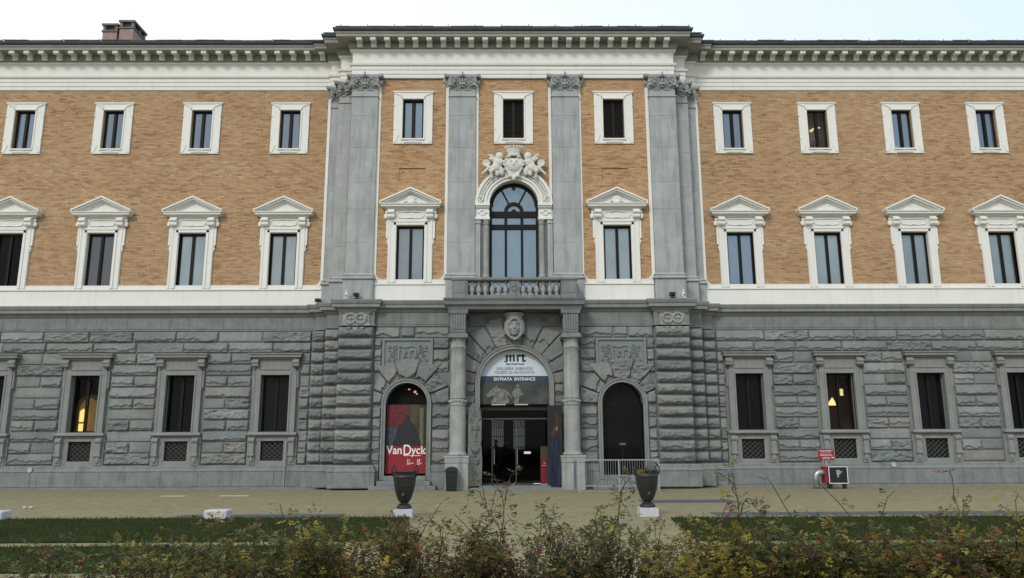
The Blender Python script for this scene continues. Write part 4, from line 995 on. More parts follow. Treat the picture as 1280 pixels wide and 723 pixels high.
# --- portal: columns, balcony, mask ----------------------------------
def portal():
    for s in (-1, 1):
        cx = s*2.17; cy = -1.68
        b = MB(); b.lathe([(.36, 1.26), (.37, 1.30), (.36, 1.34), (.315, 1.37), (.31, 1.42), (.31, 2.6), (.30, 3.6), (.29, 5.0), (.285, 5.28), (.30, 5.3), (.32, 5.33), (.30, 5.36), (.285, 5.38), (.285, 5.62), (.31, 5.64), (.33, 5.68)], cx, cy, 28)
        # banded ornament left rough half way up the shaft
        for k in range(14): a = 2*PI*k/14; b.ball((cx+.30*math.cos(a), cy+.30*math.sin(a), 3.28+.02*math.sin(3*a)), .07, .05, .07, 7, 5)
        b.torus((cx, cy, 3.40), .305, .03, 'z', 24, 6); b.torus((cx, cy, 3.14), .31, .025, 'z', 24, 6)
        o = b.build('column', M['col'], B)
        for p in o.data.polygons: p.use_smooth = len(p.vertices) == 4
        b = MB(); b.box(cx-.43, cx+.43, -2.05, -1.15, 0, 1.02); b.sweep([(cx-.42, -1.15), (cx-.42, -2.05), (cx+.42, -2.05), (cx+.42, -1.15)], [(0, .98), (.02, 1.0), (.03, 1.17), (.05, 1.2), (.04, 1.25), (-.3, 1.262)])
        b.build('pedestal', M['col'], o, bevel=.01)
        b = MB(); b.box(cx-.38, cx+.38, cy-.38, -1.1, 5.68, 5.80); b.box(cx-.34, cx+.34, cy-.34, -1.1, 5.80, 5.86); b.box(cx-.29, cx+.29, cy-.29, -1.1, 5.86, 6.62)
        for k in range(6): x = cx-.25+.1*k; b.box(x-.028, x+.028, cy-.325, cy-.29, 6.0, 6.6)
        for k in range(6): x = cx-.25+.1*k; b.ball((x, cy-.32, 5.91), .03)
        b.sweep([(cx-.30, -1.1), (cx-.30, cy-.30), (cx+.30, cy-.30), (cx+.30, -1.1)], [(0, 6.60), (.05, 6.62), (.08, 6.74), (.10, 6.78), (0, 6.785)])
        b.build('fluted_block', M['stone'], o, bevel=.005)
    # balcony slab
    b = MB(); P = [(-2.58, -1.1), (-2.58, -1.98), (2.58, -1.98), (2.58, -1.1)]
    b.sweep(P, [(-.3, 6.79), (0, 6.79), (.02, 6.86), (.04, 6.92), (.12, 6.96), (.12, 7.10), (.16, 7.16), (.17, 7.21), (0, 7.215)])
    b.box(-2.58, 2.58, -1.98, -1.0, 6.795, 7.21)
    bal = b.build('balcony', M['stone_dk'], B)
    b = MB()
    for s in (-1, 1):
        x0, x1 = sorted((s*1.80, s*2.42)); b.box(x0, x1, -2.02, -1.45, 7.21, 7.98); b.box(x0+.08, x1-.08, -2.035, -2.02, 7.42, 7.84)
        b.box(s*2.1, s*2.42, -1.45, -1.2, 7.21, 7.98)
    b.box(-.2, .2, -2.0, -1.7, 7.33, 7.92); b.torus((0, -2.01, 7.62), .11, .03, 'y', 14, 5)
    b.box(-1.8, 1.8, -2.04, -1.66, 7.215, 7.34)
    b.sweep([(-2.40, -1.2), (-2.40, -2.0), (2.40, -2.0), (2.40, -1.2)], [(-.4, 7.90), (.02, 7.91), (.06, 7.94), (.06, 8.02), (.03, 8.04), (-.4, 8.045)])
    b.box(-2.4, 2.4, -2.0, -1.6, 7.90, 8.04)
    b.build('balustrade_rail', M['stone'], bal, bevel=.006)
    first = None
    for s in (-1, 1):
        for k in range(6):
            if first is None:
                q = MB(); q.lathe([(.075, 7.34), (.075, 7.38), (.045, 7.40), (.05, 7.43), (.095, 7.52), (.10, 7.58), (.075, 7.67), (.042, 7.76), (.045, 7.8), (.07, 7.83), (.075, 7.86), (.075, 7.90)], 0, 0, 14)
                first = q.build('baluster', M['pil'], bal, smooth=True); o = first
            else: o = first.copy(); C.objects.link(o); o.parent = bal
            o.location = (s*(.34+.262*k), -1.84, 0)
    # carved mask on the keystone: crowned head
    m = MB(); y = -1.42; z = 6.25; k = 1.0
    m.ball((0, y, z-.04), .165, .17, .25, 18, 14); m.ball((0, y-.02, z-.20), .115, .14, .13, 14, 10)
    m.tube([(0, y-.155, z+.06), (0, y-.175, z-.0), (0, y-.215, z-.10)], [.018, .022, .036], 8)                 # nose
    m.ball((0, y-.19, z-.26), .045, .035, .035)                                                          # chin
    for s in (-1, 1):
        m.tube([(s*.02, y-.165, z+.055), (s*.07, y-.17, z+.075), (s*.13, y-.12, z+.055)], [.016, .018, .012], 6)   # brow
        m.ball((s*.07, y-.145, z+.015), .034, .03, .018); m.ball((s*.095, y-.11, z-.09), .045, .045, .05)
        m.tube([(0, y-.13, z+.25), (s*.09, y-.14, z+.17), (s*.17, y-.09, z+.08), (s*.20, y-.05, z-.04), (s*.19, y-.03, z-.18), (s*.15, y-.04, z-.30), (s*.08, y-.06, z-.38)], [.035, .05, .055, .055, .05, .045, .03], 8)
        m.tube([(s*.02, y-.08, z+.28), (s*.14, y-.08, z+.22), (s*.23, y-.02, z+.08), (s*.245, y, z-.10), (s*.22, y+.02, z-.26)], [.04, .05, .05, .05, .04], 8)
        m.spiral((s*.07, y-.10, z-.385), .05, .022, 1.1, s)
    m.ball((0, y-.175, z-.165), .055, .026, .011); m.ball((0, y-.17, z-.19), .042, .03, .014); m.ball((0, y-.08, z-.42), .04, .05, .06)
    m.box(-.15, .15, y+.1, -1.0, 5.85, 6.55)
    m.lathe([(.22, 0), (.24, .04), (.23, .1), (.25, .14), (.2, .14)], 0, y+.02, 18, z+.17)
    for q in range(9): a = PI+PI*q/8; m.box(.235*math.cos(a)-.035, .235*math.cos(a)+.035, y+.235*math.sin(a)-.0, y+.235*math.sin(a)+.05, z+.3, z+.40)
    m.v = [(vx*1.42, y+(vy-y)*1.25, z-.03+(vz-z)*1.28) if abs(vz-z) < 9 else (vx, vy, vz) for vx, vy, vz in m.v]
    sculpt(m, 'carved_mask', M['mask'], B, .014)
    # soffit side scrolls
    for s in (-1, 1):
        b = MB(); b.box(s*.95, s*1.8, -1.2, -1.05, 6.3, 6.72); b.spiral((s*1.1, -1.24, 6.5), .13, .03, 1.6, s); b.tube([(s*1.2, -1.22, 6.42), (s*1.5, -1.22, 6.38), (s*1.75, -1.22, 6.4)], .03, 6)
        b.build('scroll_panel', M['stone_dk'], B)
portal()
# --- doorways ---------------------------------------------------------
def doorways():
    # hall behind the entrance
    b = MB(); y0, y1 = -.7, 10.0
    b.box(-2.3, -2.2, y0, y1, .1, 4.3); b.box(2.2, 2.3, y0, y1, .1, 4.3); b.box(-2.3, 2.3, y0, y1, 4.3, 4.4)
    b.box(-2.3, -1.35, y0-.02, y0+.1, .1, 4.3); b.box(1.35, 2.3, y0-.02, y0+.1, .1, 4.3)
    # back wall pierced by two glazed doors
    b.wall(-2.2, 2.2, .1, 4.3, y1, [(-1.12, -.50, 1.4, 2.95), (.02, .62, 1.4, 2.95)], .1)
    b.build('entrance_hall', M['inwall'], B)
    b = MB(); b.box(-2.2, 2.2, y0-.4, y1, .05, .135); b.build('hall_floor', plain('dim_stone_floor', (.10, .095, .08), .6), B)
    b = MB(); b.box(-2.2, 2.2, y1+.15, y1+.16, .2, 4.2); bd = b.build('back_window', M['daywin'], B)
    g = MB()
    for x0 in (-1.12, .02):
        for k in range(6): x = x0+.05+.1*k; g.tube([(x, y1+.03, 1.4), (x, y1+.03, 2.95)], .014, 5)
        for z in (1.42, 1.55, 2.1, 2.55, 2.93): g.box(x0, x0+.62, y1+.01, y1+.05, z-.015, z+.015)
        for q in (.16, .46): g.torus((x0+q, y1+.02, 2.74), .1, .02, 'y', 12, 5); g.torus((x0+q, y1+.02, 1.48), .06, .018, 'y', 12, 5)
    g.build('grille', M['iron'], bd)
    # glazed entrance screen
    f = MB(); y = -.62
    f.box(-1.35, 1.35, y, y+.06, 2.98, 3.12); f.box(-1.35, -1.30, y, y+.06, .13, 2.98); f.box(1.30, 1.35, y, y+.06, .13, 2.98)
    f.box(-1.35, 1.35, y, y+.06, 2.62, 2.68)
    f.box(-1.35, 1.35, y+.0, y+.05, .13, .18)
    for x in (-.88, .05): f.box(x-.018, x+.018, y, y+.05, .13, 2.62)
    o = f.build('entrance_screen', plain('dull_bronze_frame', (.05, .05, .048), .4), B)
    g = MB(); g.box(-1.3, 1.3, y+.02, y+.025, .18, 2.62); g.box(-1.3, 1.3, y+.02, y+.025, 2.68, 2.98); g.build('glass_pane', M['clear'], o)
    g = MB(); g.tube([(-.80, y-.04, .9), (-.80, y-.04, 1.5)], .014, 6); g.tube([(.10, y-.04, .9), (.10, y-.04, 1.5)], .014, 6); g.build('door_handle', M['steel'], o)
    g = MB(); g.box(.36, .62, y-.02, y-.012, 1.30, 1.39); g.box(.72, 1.02, y-.02, y-.012, .16, .19); g.build('notice', M['paper'], o)
    # above the screen: dark back panel behind the sign
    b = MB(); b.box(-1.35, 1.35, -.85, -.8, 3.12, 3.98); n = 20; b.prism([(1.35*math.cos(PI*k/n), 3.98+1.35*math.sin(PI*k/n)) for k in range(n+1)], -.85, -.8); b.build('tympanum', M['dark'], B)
    # side doorways
    for s in (-1, 1):
        cx = s*4.19; b = MB(); b.box(cx-.8, cx+.8, -.72, -.68, .5, 3.23); b.prism([(cx+.8*math.cos(PI*k/n), 3.231+.8*math.sin(PI*k/n)) for k in range(n+1)], -.72, -.68)
        for q in (-.79, .79): b.box(cx+q-.0, cx+q*1.0+(.01 if q < 0 else -.01), -1.1, -.7, .5, 3.23)
        o = b.build('door', M['glassdk'] if s > 0 else M['dark'], B)
        if s > 0:
            f = MB(); f.box(cx-.03, cx+.03, -.75, -.72, .5, 4.0); f.box(cx-.8, cx+.8, -.75, -.72, 3.18, 3.24); f.box(cx-.8, cx-.72, -.75, -.72, .5, 3.2); f.box(cx+.72, cx+.8, -.75, -.72, .5, 3.2); f.build('door_frame', M['frame'], o)
            f = MB(); f.box(cx-.12, cx+.14, -.76, -.752, 1.62, 1.70); f.build('notice', plain('grey_notice', (.1, .1, .1), .6), o)
    b = MB()
    b.ball((-4.19+.05, -.8, 3.80), .05, .03, .03); b.ball((-4.19+.28, -.8, 3.70), .06, .03, .05); b.ball((-4.19+.36, -.8, 3.62), .03)
    b.build('lamp_and_glint', emit('red_glint', (1, .3, .15), .5), B)
doorways()
# --- chimneys ----------------------------------------------------------
def chimneys():
    br = mottled('chimney_brick', (.30, .22, .20), .2, 5, .9, .3); cp_ = mottled('chimney_cap', (.16, .15, .14), .2, 4, .9, .2)
    for x0, x1, y0, y1, zt in ((-20.95, -20.22, 5, 6.15, 22.92), (-20.05, -19.35, 4.9, 6.2, 23.05)):
        b = MB(); b.box(x0, x1, y0, y1, 19.5, zt-.42); o = b.build('chimney', br, B)
        b = MB(); b.box(x0-.05, x1+.05, y0-.05, y1+.05, zt-.45, zt-.38); b.box(x0-.06, x1+.06, y0-.06, y1+.06, zt-.10, zt)
        for xa, ya in ((x0, y0), (x1-.14, y0), (x0, y1-.14), (x1-.14, y1-.14), (x0, (y0+y1)/2), (x1-.14, (y0+y1)/2)): b.box(xa, xa+.14, ya, ya+.14, zt-.38, zt-.10)
        b.box(x0+.15, x1-.15, y0+.15, y1-.15, zt-.38, zt-.1)
        b.build('chimney_cap', cp_, o)
chimneys()
def wall_bits():
    b = MB(); b.tube([(-9.05+.0, -.17, .1), (-9.05, -.17, 1.8)], .03, 8); b.ball((-9.05, -.17, 1.82), .04); b.build('conduit', M['steel'], B)
    for x, z in ((-19.0, .76), (15.0, .82)):
        b = MB(); b.tube([(x, -.12, z), (x, -.18, z)], .095, 18); b.torus((x, -.18, z), .09, .015, 'y', 20, 5); b.build('wall_disc', M['pale'], B)
wall_bits()

# ================================================================== SIGNS AND POSTERS
def entrance_sign():
    y = -.93
    T = empty('entrance_sign', (0, y, 3.2), 'arched white, navy and photo sign filling the top of the main doorway', 'sign')
    n = 30; b = MB(); b.prism([(1.345*math.cos(PI*k/n), .78+1.345*math.sin(PI*k/n)) for k in range(2, n-1)] + [(-1.345, 1.10), (1.345, 1.10)], 0, .03)
    b = MB(); a0 = math.asin(.32/1.345); b.prism([(1.345*math.cos(a0+(PI-2*a0)*k/n), .78+1.345*math.sin(a0+(PI-2*a0)*k/n)) for k in range(n+1)], 0, .03)
    b.build('lunette_panel', M['lunette'], T)
    b = MB(); b.box(-1.345, 1.345, 0, .03, .87, 1.098); b.build('navy_band', M['navy'], T)
    b = MB(); textmesh(b, 'GALLERIA SABAUDA', 0, -.006, 1.34, .165, sx=.95); textmesh(b, 'MUSEO DI ANTICHITÀ', 0, -.006, 1.185, .165, sx=.95); b.build('lettering', M['grey_ink'], T)
    b = MB(); textmesh(b, 'ENTRATA  ENTRANCE', 0, -.006, .925, .165, sx=.98, bold=.003); b.build('lettering', M['paper'], T)
    b = MB(); textmesh(b, 'Musei Reali Torino', 0.02, -.006, 1.545, .085, sx=1.1, bold=.003)
    # the three-letter mark in broad-pen strokes
    z0 = 1.66; h = .30; yy = (-.012, 0)
    def stroke(x, zb, zt, w=.075):
        b.prism([(x, zb+.03), (x+w*.5, zb), (x+w, zb+.03), (x+w, zt-.05), (x+w*.6, zt), (x-.03, zt-.06), (x, zt-.09)], *yy)
    for x in (-.34, -.20, -.06): stroke(x, z0, z0+h)
    for x in (-.29, -.15): b.prism([(x, z0+h-.10), (x+.12, z0+h), (x+.14, z0+h-.02), (x+.02, z0+h-.13)], *yy)
    b.prism([(-.36, z0+.05), (-.42, z0+.0), (-.30, z0-.02)], *yy)
    stroke(.09, z0, z0+h); b.prism([(.14, z0+h-.10), (.21, z0+h+.01), (.27, z0+h-.04), (.23, z0+h-.10)], *yy)
    stroke(.30, z0, z0+h+.02); b.box(.24, .45, *yy, z0+h-.10, z0+h-.055); b.prism([(.33, z0), (.40, z0-.025), (.48, z0+.08), (.455, z0+.10), (.40, z0+.05), (.36, z0+.06)], *yy)
    b.build('lettering', M['ink'], T)
    t = NT('dark_photo_print', .5); a = t.noise(1.6, 5); t.col(t.ramp(a, [(.3, (.018, .022, .020)), (.7, (.075, .085, .075))])); b = MB(); b.box(-1.345, 1.345, 0, .03, .0, .868); b.build('photo_panel', t.m, T)
    pale = mottled('printed_statue_grey', (.17, .17, .15), .5, 7, .6, 0)
    # generic rearing animal head and a standing figure printed in pale grey
    b = MB(); P = lambda pts: b.prism(soft(pts), -.008, -.001)
    P([(-1.10, .36), (-1.08, .28), (-1.0, .27), (-.90, .34), (-.82, .33), (-.82, .20), (-.90, .05), (-.25, .05), (-.28, .30), (-.42, .50), (-.58, .62), (-.68, .66), (-.70, .74), (-.76, .67), (-.86, .62), (-.98, .50)])
    P([(-.50, .60), (-.36, .56), (-.16, .38), (-.12, .24), (-.24, .36), (-.38, .44)])
    P([(.06, .70), (.10, .78), (.16, .76), (.17, .68), (.12, .63)]); P([(.06, .62), (.20, .61), (.26, .50), (.32, .38), (.26, .33), (.20, .42), (.17, .24), (.14, .05), (-.02, .05), (.02, .24), (-.04, .30), (-.10, .44), (-.02, .56)])
    b.build('photo_figures', pale, T)
    b = MB()
    for q in ([(-.93, .52), (-.88, .55), (-.87, .50)], [(-.80, .30), (-.70, .46), (-.60, .52), (-.66, .40), (-.72, .24)], [(-.55, .10), (-.45, .30), (-.40, .44), (-.34, .2)], [(-1.06, .33), (-1.02, .34), (-1.03, .31)], [(.04, .30), (.10, .48), (.12, .3), (.08, .12)], [(.16, .55), (.22, .48), (.18, .46)]): b.prism(soft(q), -.011, -.0085)
    b.build('figure_shading', plain('print_mid_grey', (.10, .10, .09), .6, var=.3), T)
    b = MB(); b.box(-.9, -.35, -.008, -.001, -.035, .012); b.box(.0, .52, -.008, -.001, -.035, .012); b.build('caption_strip', M['pale'], T)
entrance_sign()
def poster():
    cx = -4.185; y = -.95; T = empty('exhibition_poster', (cx, y, .58), 'tall red and dark exhibition poster standing in the left side doorway', 'poster')
    b = MB(); b.box(-.82+.03, .80-.01, 0, .04, 0, 1.03); b.build('red_panel', M['posterred'], T)
    t = NT('dark_painting_print', .5); s = t.nd('ShaderNodeSeparateXYZ'); t.L.new(t.tc.outputs['Object'], s.inputs[0]); a = t.noise(3, 4)
    c = t.ramp(t.math('ADD', t.math('MULTIPLY', s.outputs['X'], .5), t.math('ADD', t.math('MULTIPLY', a, .4), .3)), [(.15, (.03, .04, .025)), (.4, (.02, .022, .018)), (.62, (.07, .06, .035)), (.8, (.025, .022, .016))]); t.col(c)
    b = MB(); b.box(-.79, .79, 0, .04, 1.032, 2.62); b.build('picture_panel', t.m, T)
    def patch(pts, m, k=0): q = MB(); q.prism(soft(pts, 3) if k else pts, -.006-k*.002, -.001); q.build('colour_patch', m, T)
    patch([(-.78, 1.78), (-.10, 1.72), (.02, 2.60), (-.78, 2.60)], plain('print_dull_red', (.10, .008, .012), .6, var=.5))
    patch([(-.78, 1.04), (-.30, 1.04), (-.36, 1.72), (-.78, 1.74)], plain('print_blue_grey', (.035, .045, .06), .6, var=.5))
    patch([(-.48, 1.06), (.50, 1.06), (.46, 1.4), (.34, 1.8), (.16, 1.95), (.08, 2.2), (-.06, 2.2), (-.12, 1.96), (-.32, 1.8), (-.42, 1.4)], plain('print_black', (.012, .013, .015), .6), 1)
    patch([(.50, 1.1), (.64, 1.1), (.64, 2.5), (.50, 2.5)], plain('print_olive', (.12, .11, .065), .6, var=.4))
    b = MB(); textmesh(b, 'Van', -.76, -.006, .74, .44, align='LEFT', sx=.90, bold=.006); textmesh(b, 'D', -.13, -.006, .70, .56, align='LEFT', sx=.80, bold=.004); textmesh(b, 'yck', .20, -.006, .74, .44, align='LEFT', sx=.92, bold=.006)
    for x in (-.74, -.60, .63, .72): b.box(x-.03, x+.05, -.006, 0, 1.03 if x < -.5 else .735, (1.03 if x < -.5 else .735)+.018)
    b.box(-.10, .20, -.006, 0, .665, .685); b.box(.26, .56, -.006, 0, .665, .685)
    textmesh(b, '16', .10, -.006, .44, .13, bold=.006); textmesh(b, '17', .48, -.006, .44, .13, bold=.006)
    b.box(.03, .30, -.006, 0, .385, .405); b.box(.03, .16, -.006, 0, .34, .355); b.box(.42, .60, -.006, 0, .385, .405); b.box(.42, .56, -.006, 0, .34, .355)
    b.build('lettering', M['paper'], T)
poster()
def banners():
    # left: cut-out board printed with an antique stone face, turned inwards
    T = empty('portrait_board', (-1.50, -1.45, .13), 'tall cut-out board with grey stone face left of the entrance doors', 'display board'); T.rotation_euler.z = rad(38)
    g = mottled('printed_stone_face', (.21, .215, .19), .35, 3.5, .7, .1, 20)
    b = MB(); out = [(-.32, 0), (.30, 0), (.32, .9), (.28, 1.6), (.31, 2.3), (.24, 2.8), (.10, 3.05), (-.12, 3.08), (-.28, 2.9), (-.32, 2.4)]
    b.prism(out, 0, .04); b.build('board', g, T)
    dk = plain('print_shadow', (.085, .088, .078), .7); b = MB(); F = lambda pts: b.prism(soft(pts, 4), -.006, -.001)
    for s in (-1, 1): F([(s*.05, 2.08), (s*.11, 2.12), (s*.19, 2.11), (s*.21, 2.07), (s*.11, 2.04)]); F([(s*.04, 2.18), (s*.12, 2.22), (s*.22, 2.19), (s*.21, 2.165), (s*.12, 2.19)])
    F([(.015, 2.1), (.04, 2.1), (.075, 1.80), (.04, 1.76), (-.05, 1.77), (-.03, 1.79), (.03, 1.80)]); F([(-.10, 1.64), (-.03, 1.655), (0, 1.645), (.03, 1.655), (.10, 1.64), (.0, 1.61)]); F([(-.06, 1.53), (.06, 1.53), (0, 1.515)])
    F([(.20, 1.5), (.26, 1.7), (.27, 2.3), (.30, 2.3), (.28, 1.6)]); F([(-.22, 1.42), (-.1, 1.30), (.1, 1.30), (.2, 1.42), (.16, 1.2), (-.1, 1.15)])
    rr = random.Random(8)
    for k in range(46):
        x = rr.uniform(-.28, .26); z = rr.uniform(2.34, 2.98); q = rr.uniform(.015, .035)
        if x*x*4+(z-2.3)**2*.6 < .02: continue
        F([(x-q, z), (x, z-q*.7), (x+q, z+q*.3), (x+q*.2, z+q)])
    for k in range(20):
        x = rr.uniform(-.27, .2); z = rr.uniform(.1, 1.1); q = rr.uniform(.02, .05); F([(x-q, z), (x+q, z+q*1.5), (x+q*1.3, z+q*1.2), (x, z-q)])
    b.build('face_print', dk, T)
    b = MB(); b.box(-.3, .3, .04, .3, 0, .05); b.tube([(0, .05, .05), (0, .05, 1.5)], .02, 6); b.build('board_stand', M['blk'], T)
    T = empty('portrait_board', (1.52, -1.42, .13), 'tall dark board with blue draped figure right of the entrance doors', 'display board'); T.rotation_euler.z = rad(-38)
    b = MB(); b.prism([(-.34, 0), (.34, 0), (.34, 3.0), (-.34, 3.0)], 0, .04); b.build('board', plain('print_near_black', (.014, .014, .014), .5), T)
    t = NT('print_blue_folds', .7); n = t.noise(1, 4, t.coord(9, 1, .8)); t.col(t.ramp(n, [(.35, (.006, .009, .018)), (.6, (.018, .028, .055)), (.8, (.05, .062, .09))]))
    b = MB(); b.prism(soft([(-.28, .04), (.28, .04), (.26, .9), (.24, 1.5), (.14, 1.85), (-.04, 1.75), (-.2, 1.5), (-.28, .9)]), -.006, -.001); b.build('drapery_print', t.m, T)
    b = MB(); b.prism(soft([(-.10, 1.80), (.06, 1.92), (.16, 1.95), (.2, 2.2), (.22, 2.5), (.12, 2.72), (.04, 2.6), (.06, 2.3), (-.06, 2.15), (-.2, 1.95)]), -.006, -.001); b.build('warm_print', mottled('print_umber', (.055, .035, .024), .5, 8, .7, 0), T)
    b = MB(); b.prism(soft([(.07, 2.06), (.13, 2.06), (.14, 2.14), (.09, 2.18), (.06, 2.13)]), -.009, -.0065); b.build('pale_print', plain('print_flesh', (.22, .17, .12), .7), T)
    b = MB(); b.box(-.34, .34, .04, .3, 0, .05); b.build('board_stand', M['blk'], T)
    T = empty('roller_banner', (1.12, -1.0+.15, .135), 'narrow red roller banner beside the blue draped figure board', 'banner')
    b = MB(); b.box(-.13, .17, 0, .02, .04, .95); b.build('banner_sheet', plain('banner_dark_red', (.13, .006, .012), .5), T)
    b = MB(); b.box(-.13, .17, 0, .02, .952, 1.45); b.build('banner_top', plain('print_brown', (.05, .035, .025), .6), T)
    b = MB(); b.box(-.14, .18, -.06, .08, 0, .04); b.tube([(0, .03, .04), (0, .03, 1.45)], .012, 6); b.build('banner_base', M['steel'], T)
    b = MB(); textmesh(b, '16', .02, -.004, .80, .08); b.box(-.08, .1, -.004, 0, .72, .73); b.build('lettering', M['paper'], T)
banners()

# ================================================================== PEOPLE in the hall
def person(x, y, coat, label, walk=.12, face=1):
    T = empty('person', (x, y, .135), label, 'person', 'people inside the entrance hall'); 
    v = [(0,0,.92),(0,0,1.1),(0,0,1.32),(0,0,1.44),(0,-.01,1.52),(0,-.01,1.64),(.17,0,1.38),(.22,.02,1.12),(.2,-.04,.88),(.2,-.06,.80),(-.17,0,1.38),(-.22,.02,1.12),(-.2,-.04,.88),(-.2,-.06,.80),(.09,0,.86),(.1,-walk,.48),(.1,-walk*.6,.08),(.1,-walk*.6-.14,.03),(-.09,0,.86),(-.1,walk*.4,.48),(-.1,walk,.08),(-.1,walk-.14,.03)]
    e = [(0,1),(1,2),(2,3),(3,4),(4,5),(2,6),(6,7),(7,8),(8,9),(2,10),(10,11),(11,12),(12,13),(0,14),(14,15),(15,16),(16,17),(0,18),(18,19),(19,20),(20,21)]
    r = [.16,.14,.16,.07,.055,.095,.075,.05,.035,.035,.075,.05,.035,.035,.1,.065,.045,.035,.1,.065,.045,.035]
    me = bpy.data.meshes.new('body'); me.from_pydata(v, e, []); me.materials.append(M['coat2']); o = bpy.data.objects.new('body', me); C.objects.link(o); o.parent = T
    sk = o.modifiers.new('skin', 'SKIN'); me.skin_vertices.new() if not me.skin_vertices else None
    for i, q in enumerate(r): me.skin_vertices[0].data[i].radius = (q, q*.8)
    me.skin_vertices[0].data[0].use_root = True
    o.modifiers.new('sub', 'SUBSURF').render_levels = 1
    b = MB(); b.ball((0, -.01, 1.645), .085, .095, .12, 14, 10); b.tube([(0, -.10, 1.66), (0, -.125, 1.625)], [.012, .02], 6)
    for s in (-1, 1): b.ball((s*.085, 0, 1.64), .015, .02, .03)
    b.tube([(0, 0, 1.48), (0, 0, 1.58)], .05, 8); b.build('head', M['skin'], T, smooth=True)
    b = MB(); b.ball((0, .015, 1.69), .098, .105, .1, 14, 10); b.build('hair', M['blk'], T, smooth=True)
    b = MB(); b.lathe([(.27, .5), (.25, .8), (.2, 1.1), (.225, 1.3), (.2, 1.42), (.08, 1.48)], 0, 0, 18, 0, 1, .72)
    for s in (-1, 1): b.tube([(s*.19, 0, 1.40), (s*.25, .01, 1.12), (s*.23, -.04, .86)], [.08, .07, .055], 10)
    b.build('coat', coat, T, smooth=True)
    for s in (-1, 1):
        b = MB(); b.ball((s*.225, -.05, .80), .035, .022, .05)
        for k in range(4): b.tube([(s*.225-.024+.016*k, -.055, .77), (s*.225-.024+.016*k, -.065, .71+.006*abs(k-1.5)), (s*.225-.022+.015*k, -.058, .69)], [.008, .007, .005], 5)
        b.tube([(s*.2, -.06, .81), (s*.185, -.08, .77)], .009, 5); b.build('hand', M['skin'], T, smooth=True)
    return T
person(-.86, 7.6, M['coat'], 'person in a grey green knee length coat inside the hall, seen through the left door')
person(-.36, 8.0, M['coat2'], 'person in a black coat standing inside the hall, right of the grey green coat')

# ================================================================== STREET OBJECTS
def urns():
    T = empty('garden_urn', (-2.66, -13.0, .20), 'dark bronze urn with two scroll handles in front of the red poster', 'urn', 'bronze urns on white blocks')
    b = MB(); b.lathe([(.175, 0), (.18, .03), (.165, .06), (.12, .085), (.085, .10), (.08, .125), (.105, .14), (.15, .20), (.19, .30), (.225, .42), (.248, .55), (.26, .66), (.262, .70), (.268, .705), (.262, .712), (.264, .76), (.26, .80), (.272, .81), (.28, .83), (.272, .845), (.25, .845), (.235, .80)], 0, 0, 32)
    for k in range(16): a = 2*PI*k/16; b.tube([(.15*math.cos(a), .15*math.sin(a), .055), (.10*math.cos(a), .10*math.sin(a), .10)], .016, 5)
    b.torus((0, 0, .52), .244, .008, 'z', 32, 5)
    b.build('vessel', M['bronze'], T, smooth=True)
    for s in (-1, 1):
        h = MB(); h.tube([(s*.245, 0, .70), (s*.30, 0, .78), (s*.305, 0, .88), (s*.27, 0, .94), (s*.225, 0, .93), (s*.205, 0, .88), (s*.225, 0, .85), (s*.25, 0, .865)], [.016, .016, .016, .017, .017, .015, .013, .012], 8)
        h.ball((s*.26, 0, .965), .022, .015, .03); h.ball((s*.30, 0, .80), .022, .02, .03); h.build('handle', M['bronze'], T, smooth=True)
    l = MB(); random.seed(4)
    for k in range(7): a = k*PI/3.5; l.tube([(0, -.252, .33), (.045*math.cos(a), -.262, .33+.045*math.sin(a))], [.008, .003], 4)
    l.build('leaf_ornament', plain('pale_patina', (.1, .11, .1), .6), T)
    c = copy_tree(T); c.location = (2.97, -12.95, .20); c['label'] = 'dark bronze urn with two scroll handles in front of the metal barrier'
    p = MB(); p.box(-.215, .215, -.215, .215, -.02, .185); p.box(-.19, .19, -.19, .19, .185, .20)
    o = p.build('plinth_block', M['plinth'], None, bevel=.012); o.location = (-2.66, -13.0, 0); tag(o, 'white stone block under the urn in front of the red poster', 'plinth', 'white stone blocks along the lawn')
    q = o.copy(); C.objects.link(q); q.location = (2.97, -12.95, 0); q['label'] = 'white stone block under the urn in front of the metal barrier'
    p = MB(); p.box(-.26, .26, -.2, .2, -.02, .225)
    for lab, x in (('white stone block without an urn, on the slate slab left of the red poster', -6.80), ('white stone block cut by the left edge of the photo', -11.78)):
        o = p.build('stone_block', M['plinth'], None, bevel=.035); o.location = (x, -13.35, 0); tag(o, lab, 'stone block', 'white stone blocks along the lawn')
    for dx, lab in ((0, 'small white stone on the gravel, nearer the left frame edge'), (.17, 'small white stone on the gravel, right one of the pair')):
        s = MB(); s.ball((0, 0, .03), .065, .05, .04, 9, 6); o = s.build('small_stone', M['pale'], None, smooth=True); o.location = (-13.27+dx, -9.8, 0); tag(o, lab, 'stone', 'small white stones on the gravel')
urns()
def litter_bin():
    T = empty('litter_bin', (-2.33, -2.38, 0), 'dark green litter bin with domed lid against the left column pedestal', 'bin')
    b = MB(); vs = []
    for z, w, d in ((0, .17, .16), (.04, .18, .17), (.66, .205, .19), (.70, .21, .195)): vs += [(-w, -d, z), (w, -d, z), (w, d, z), (-w, d, z)]
    fs = [(3, 2, 1, 0), (12, 13, 14, 15)] + [(j*4+i, j*4+(i+1) % 4, j*4+4+(i+1) % 4, j*4+4+i) for j in range(3) for i in range(4)]
    b.add(vs, fs)
    for k in range(-2, 3): b.box(k*.065-.01, k*.065+.01, -.195, -.17, .08, .62)
    b.build('bin_body', M['bin'], T, bevel=.012)
    b = MB(); n = 10; pts = [(.225*math.cos(PI*k/n), .72+.15*math.sin(PI*k/n)**.8) for k in range(n+1)] + [(-.225, .69), (.225, .69)]; b.prism(pts, -.21, .21); b.build('lid', M['bin'], T, bevel=.012)
litter_bin()
